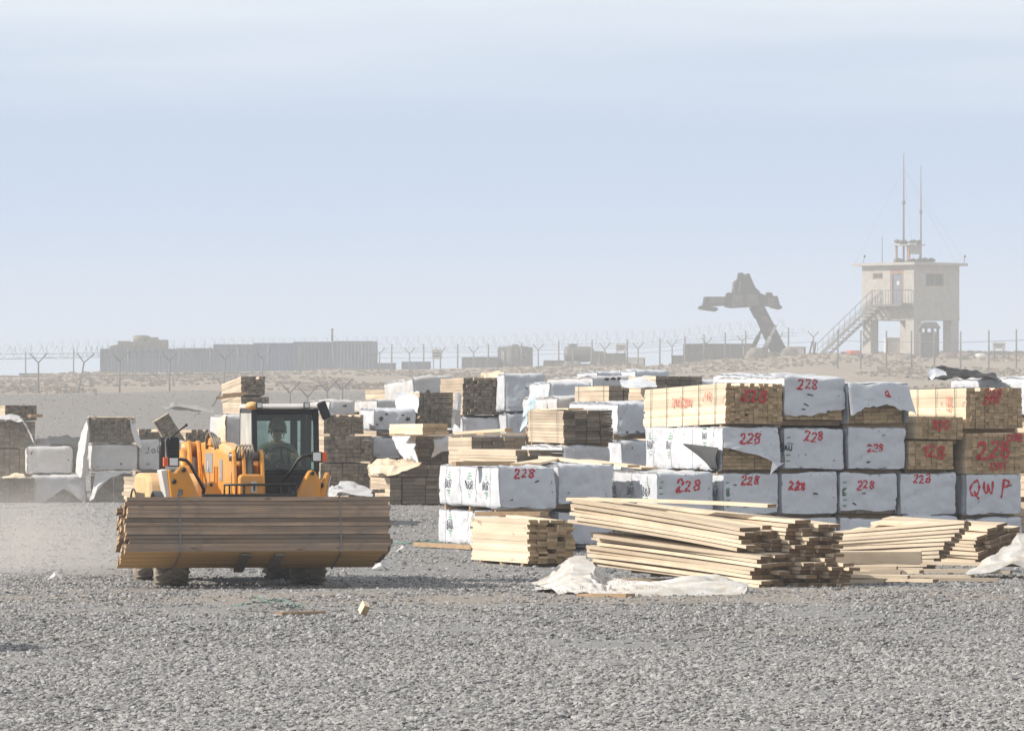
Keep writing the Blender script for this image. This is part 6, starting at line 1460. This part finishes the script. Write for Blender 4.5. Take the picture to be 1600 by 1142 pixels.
def driver():
    hz_ = tl(434, 675, 1.72)   # middle of the face
    hx, hy, hh = hz_.x, 1.72, hz_.z
    N = {'pelvis': ((hx, 1.80, 1.38), (.17, .13)), 'belly': ((hx, 1.82, 1.52), (.165, .12)), 'chest': ((hx, 1.83, 1.78), (.21, .135)), 'collar': ((hx, 1.82, hh-.185), (.115, .09)),
         'neck': ((hx, 1.79, hh-.125), .062), 'jaw': ((hx, 1.755, hh-.075), (.062, .075)), 'face': ((hx, 1.76, hh+.02), (.078, .095)), 'crown': ((hx, 1.775, hh+.11), (.07, .085))}
    E = [('pelvis', 'belly'), ('belly', 'chest'), ('chest', 'collar'), ('collar', 'neck'), ('neck', 'jaw'), ('jaw', 'face'), ('face', 'crown')]
    for s, k in ((-1, 'a'), (1, 'b')):
        hand = Vector((wc.x+s*.185, wc.y-.005, wc.z+.045))
        N['sh'+k] = ((hx+s*.20, 1.83, hh-.245), .095); N['el'+k] = ((hx+s*.29, 1.66, 1.56), .058); N['wr'+k] = (tuple(hand+Vector((s*.03, .10, -.03))), .036); N['pa'+k] = (tuple(hand+Vector((s*.015, .045, -.005))), (.042, .022))
        E += [('collar', 'sh'+k), ('sh'+k, 'el'+k), ('el'+k, 'wr'+k), ('wr'+k, 'pa'+k)]
        for f in range(4):
            b = hand+Vector((s*.01, .015, .035-.023*f)); L = (.9, 1.0, .95, .75)[f]
            N[f'f{f}0'+k] = (tuple(b), .011); N[f'f{f}1'+k] = (tuple(b+Vector((-s*.012, -.035*L, 0))), .010); N[f'f{f}2'+k] = (tuple(b+Vector((-s*.035*L, -.035*L, -.002))), .009); N[f'f{f}3'+k] = (tuple(b+Vector((-s*.04*L, -.012, -.004))), .008)
            E += [('pa'+k, f'f{f}0'+k), (f'f{f}0'+k, f'f{f}1'+k), (f'f{f}1'+k, f'f{f}2'+k), (f'f{f}2'+k, f'f{f}3'+k)]
        N['t0'+k] = (tuple(hand+Vector((-s*.025, .045, .03))), .012); N['t1'+k] = (tuple(hand+Vector((-s*.04, .015, .045))), .010); E += [('pa'+k, 't0'+k), ('t0'+k, 't1'+k)]
        N['hip'+k] = ((hx+s*.10, 1.72, 1.36), .10); N['kn'+k] = ((hx+s*.17, 1.36, 1.40), .075); N['an'+k] = ((hx+s*.17, 1.24, 1.03), .052); N['to'+k] = ((hx+s*.18, 1.07, .99), .042)
        E += [('pelvis', 'hip'+k), ('hip'+k, 'kn'+k), ('kn'+k, 'an'+k), ('an'+k, 'to'+k)]
    def pick(c):
        if c.z > hh-.17 and abs(c.x-hx) < .12: return 1
        for s in (-1, 1):
            if (Vector(c)-Vector((wc.x+s*.185, wc.y+.01, wc.z+.045))).length < .085: return 1
        return 0
    o = skin_body('person', N, E, [M['uniform'], M['skin']], pick, 'pelvis')
    o.location = TO; o.rotation_euler = (0, 0, PH)
    tag(o, 'soldier in helmet and camouflage uniform driving the yellow loader, both hands on the wheel', 'person')
    mb = MB(); mb.sphere((hx, 1.672, hh-.005), (.013, .022, .020), 8, 6); mb.build('nose', M['skin'], o)
    mb = MB(); mb.sphere((hx, 1.678, hh-.052), (.026, .008, .007), 8, 5); mb.build('mouth', M['skin_lip'], o)
    for s in (-1, 1):
        mb = MB(); mb.sphere((hx+s*.078, 1.775, hh+.005), (.012, .022, .034), 8, 6); mb.build('ear', M['skin'], o)
        mb = MB(); mb.sphere((hx+s*.032, 1.683, hh+.028), (.013, .009, .010), 8, 6); mb.build('eye', M['pale'], o)
    mb = MB(); mb.sphere((hx, 1.69, hh+.03), (.078, .030, .032), 14, 8); mb.build('goggles', M['goggles'], o)
    mb = MB(); n, m = 24, 10
    def hf(u, v):
        t = R(98)*v; a = 2*math.pi*u; x, y = math.sin(t)*math.cos(a), math.sin(t)*math.sin(a); z = math.cos(t)
        k = 1+.05*max(0, v-.85)/.15; low = -.03*max(0, math.sin(a))*v+(-.05*abs(math.cos(a))**4*(v > .95))
        return Vector((hx+.116*x*k, 1.765+.155*y*k, hh+.055+.145*z+low))
    mb.grid(n, m, hf); he = mb.build('helmet', M['helmet'], o); sd = he.modifiers.new('shell', 'SOLIDIFY'); sd.thickness = .012
    mb = MB(); mb.tube([(hx-.105, 1.74, hh+.02), (hx-.075, 1.70, hh-.08), (hx, 1.685, hh-.11), (hx+.075, 1.70, hh-.08), (hx+.105, 1.74, hh+.02)], .007, 6); mb.build('chin_strap', M['uniform'], he)
    mb = MB(); mb.bx(hx-.13, hx+.13, 1.665, 1.70, 1.55, 1.80); mb.build('vest', M['uniform'], o, bevel=.03)
M['skin_lip'] = mat('lips', (0.30, 0.15, 0.12), 0.6, 0.05, 8)
driver()

# the load across the forks
def load():
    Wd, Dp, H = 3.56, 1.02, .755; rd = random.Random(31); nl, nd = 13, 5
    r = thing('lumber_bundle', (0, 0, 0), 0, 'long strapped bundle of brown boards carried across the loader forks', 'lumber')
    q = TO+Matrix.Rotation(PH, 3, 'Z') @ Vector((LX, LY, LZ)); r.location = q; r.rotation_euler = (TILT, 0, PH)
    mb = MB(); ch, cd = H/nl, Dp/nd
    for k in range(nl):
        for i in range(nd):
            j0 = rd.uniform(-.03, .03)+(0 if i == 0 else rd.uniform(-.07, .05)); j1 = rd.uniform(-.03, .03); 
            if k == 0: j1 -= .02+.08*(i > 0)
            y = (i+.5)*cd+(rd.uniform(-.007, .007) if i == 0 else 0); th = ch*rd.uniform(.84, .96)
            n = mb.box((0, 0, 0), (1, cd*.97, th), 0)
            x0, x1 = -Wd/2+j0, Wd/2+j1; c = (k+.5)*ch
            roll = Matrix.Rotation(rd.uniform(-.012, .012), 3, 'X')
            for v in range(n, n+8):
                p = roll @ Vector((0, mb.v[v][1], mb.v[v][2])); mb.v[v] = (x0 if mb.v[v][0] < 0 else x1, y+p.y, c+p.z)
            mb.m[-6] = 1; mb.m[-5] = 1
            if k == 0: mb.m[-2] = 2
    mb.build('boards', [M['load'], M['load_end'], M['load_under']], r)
    for u in (.20, .81):
        x = -Wd/2+u*Wd; e = .016; mb = MB(); w = .02
        mb.bx(x-w/2, x+w/2, -e-.004, -e, -e, H+e); mb.bx(x-w/2, x+w/2, -e, Dp+e, H+e, H+e+.004); mb.bx(x-w/2, x+w/2, -e, Dp+e, -e-.004, -e); mb.bx(x-w/2, x+w/2, Dp+e, Dp+e+.004, -e, H+e)
        s_ = mb.build('strap', M['strap_load'], r)
        mb = MB(); mb.bx(x-.03, x+.03, -.02, .04, H+e+.005, H+e+.03); mb.build('buckle', M['strap_load'], s_)
M['strap_load'] = mat('grey_strap', (0.15, 0.155, 0.16), 0.5, 0.1, 5, metal=0.2)
load()
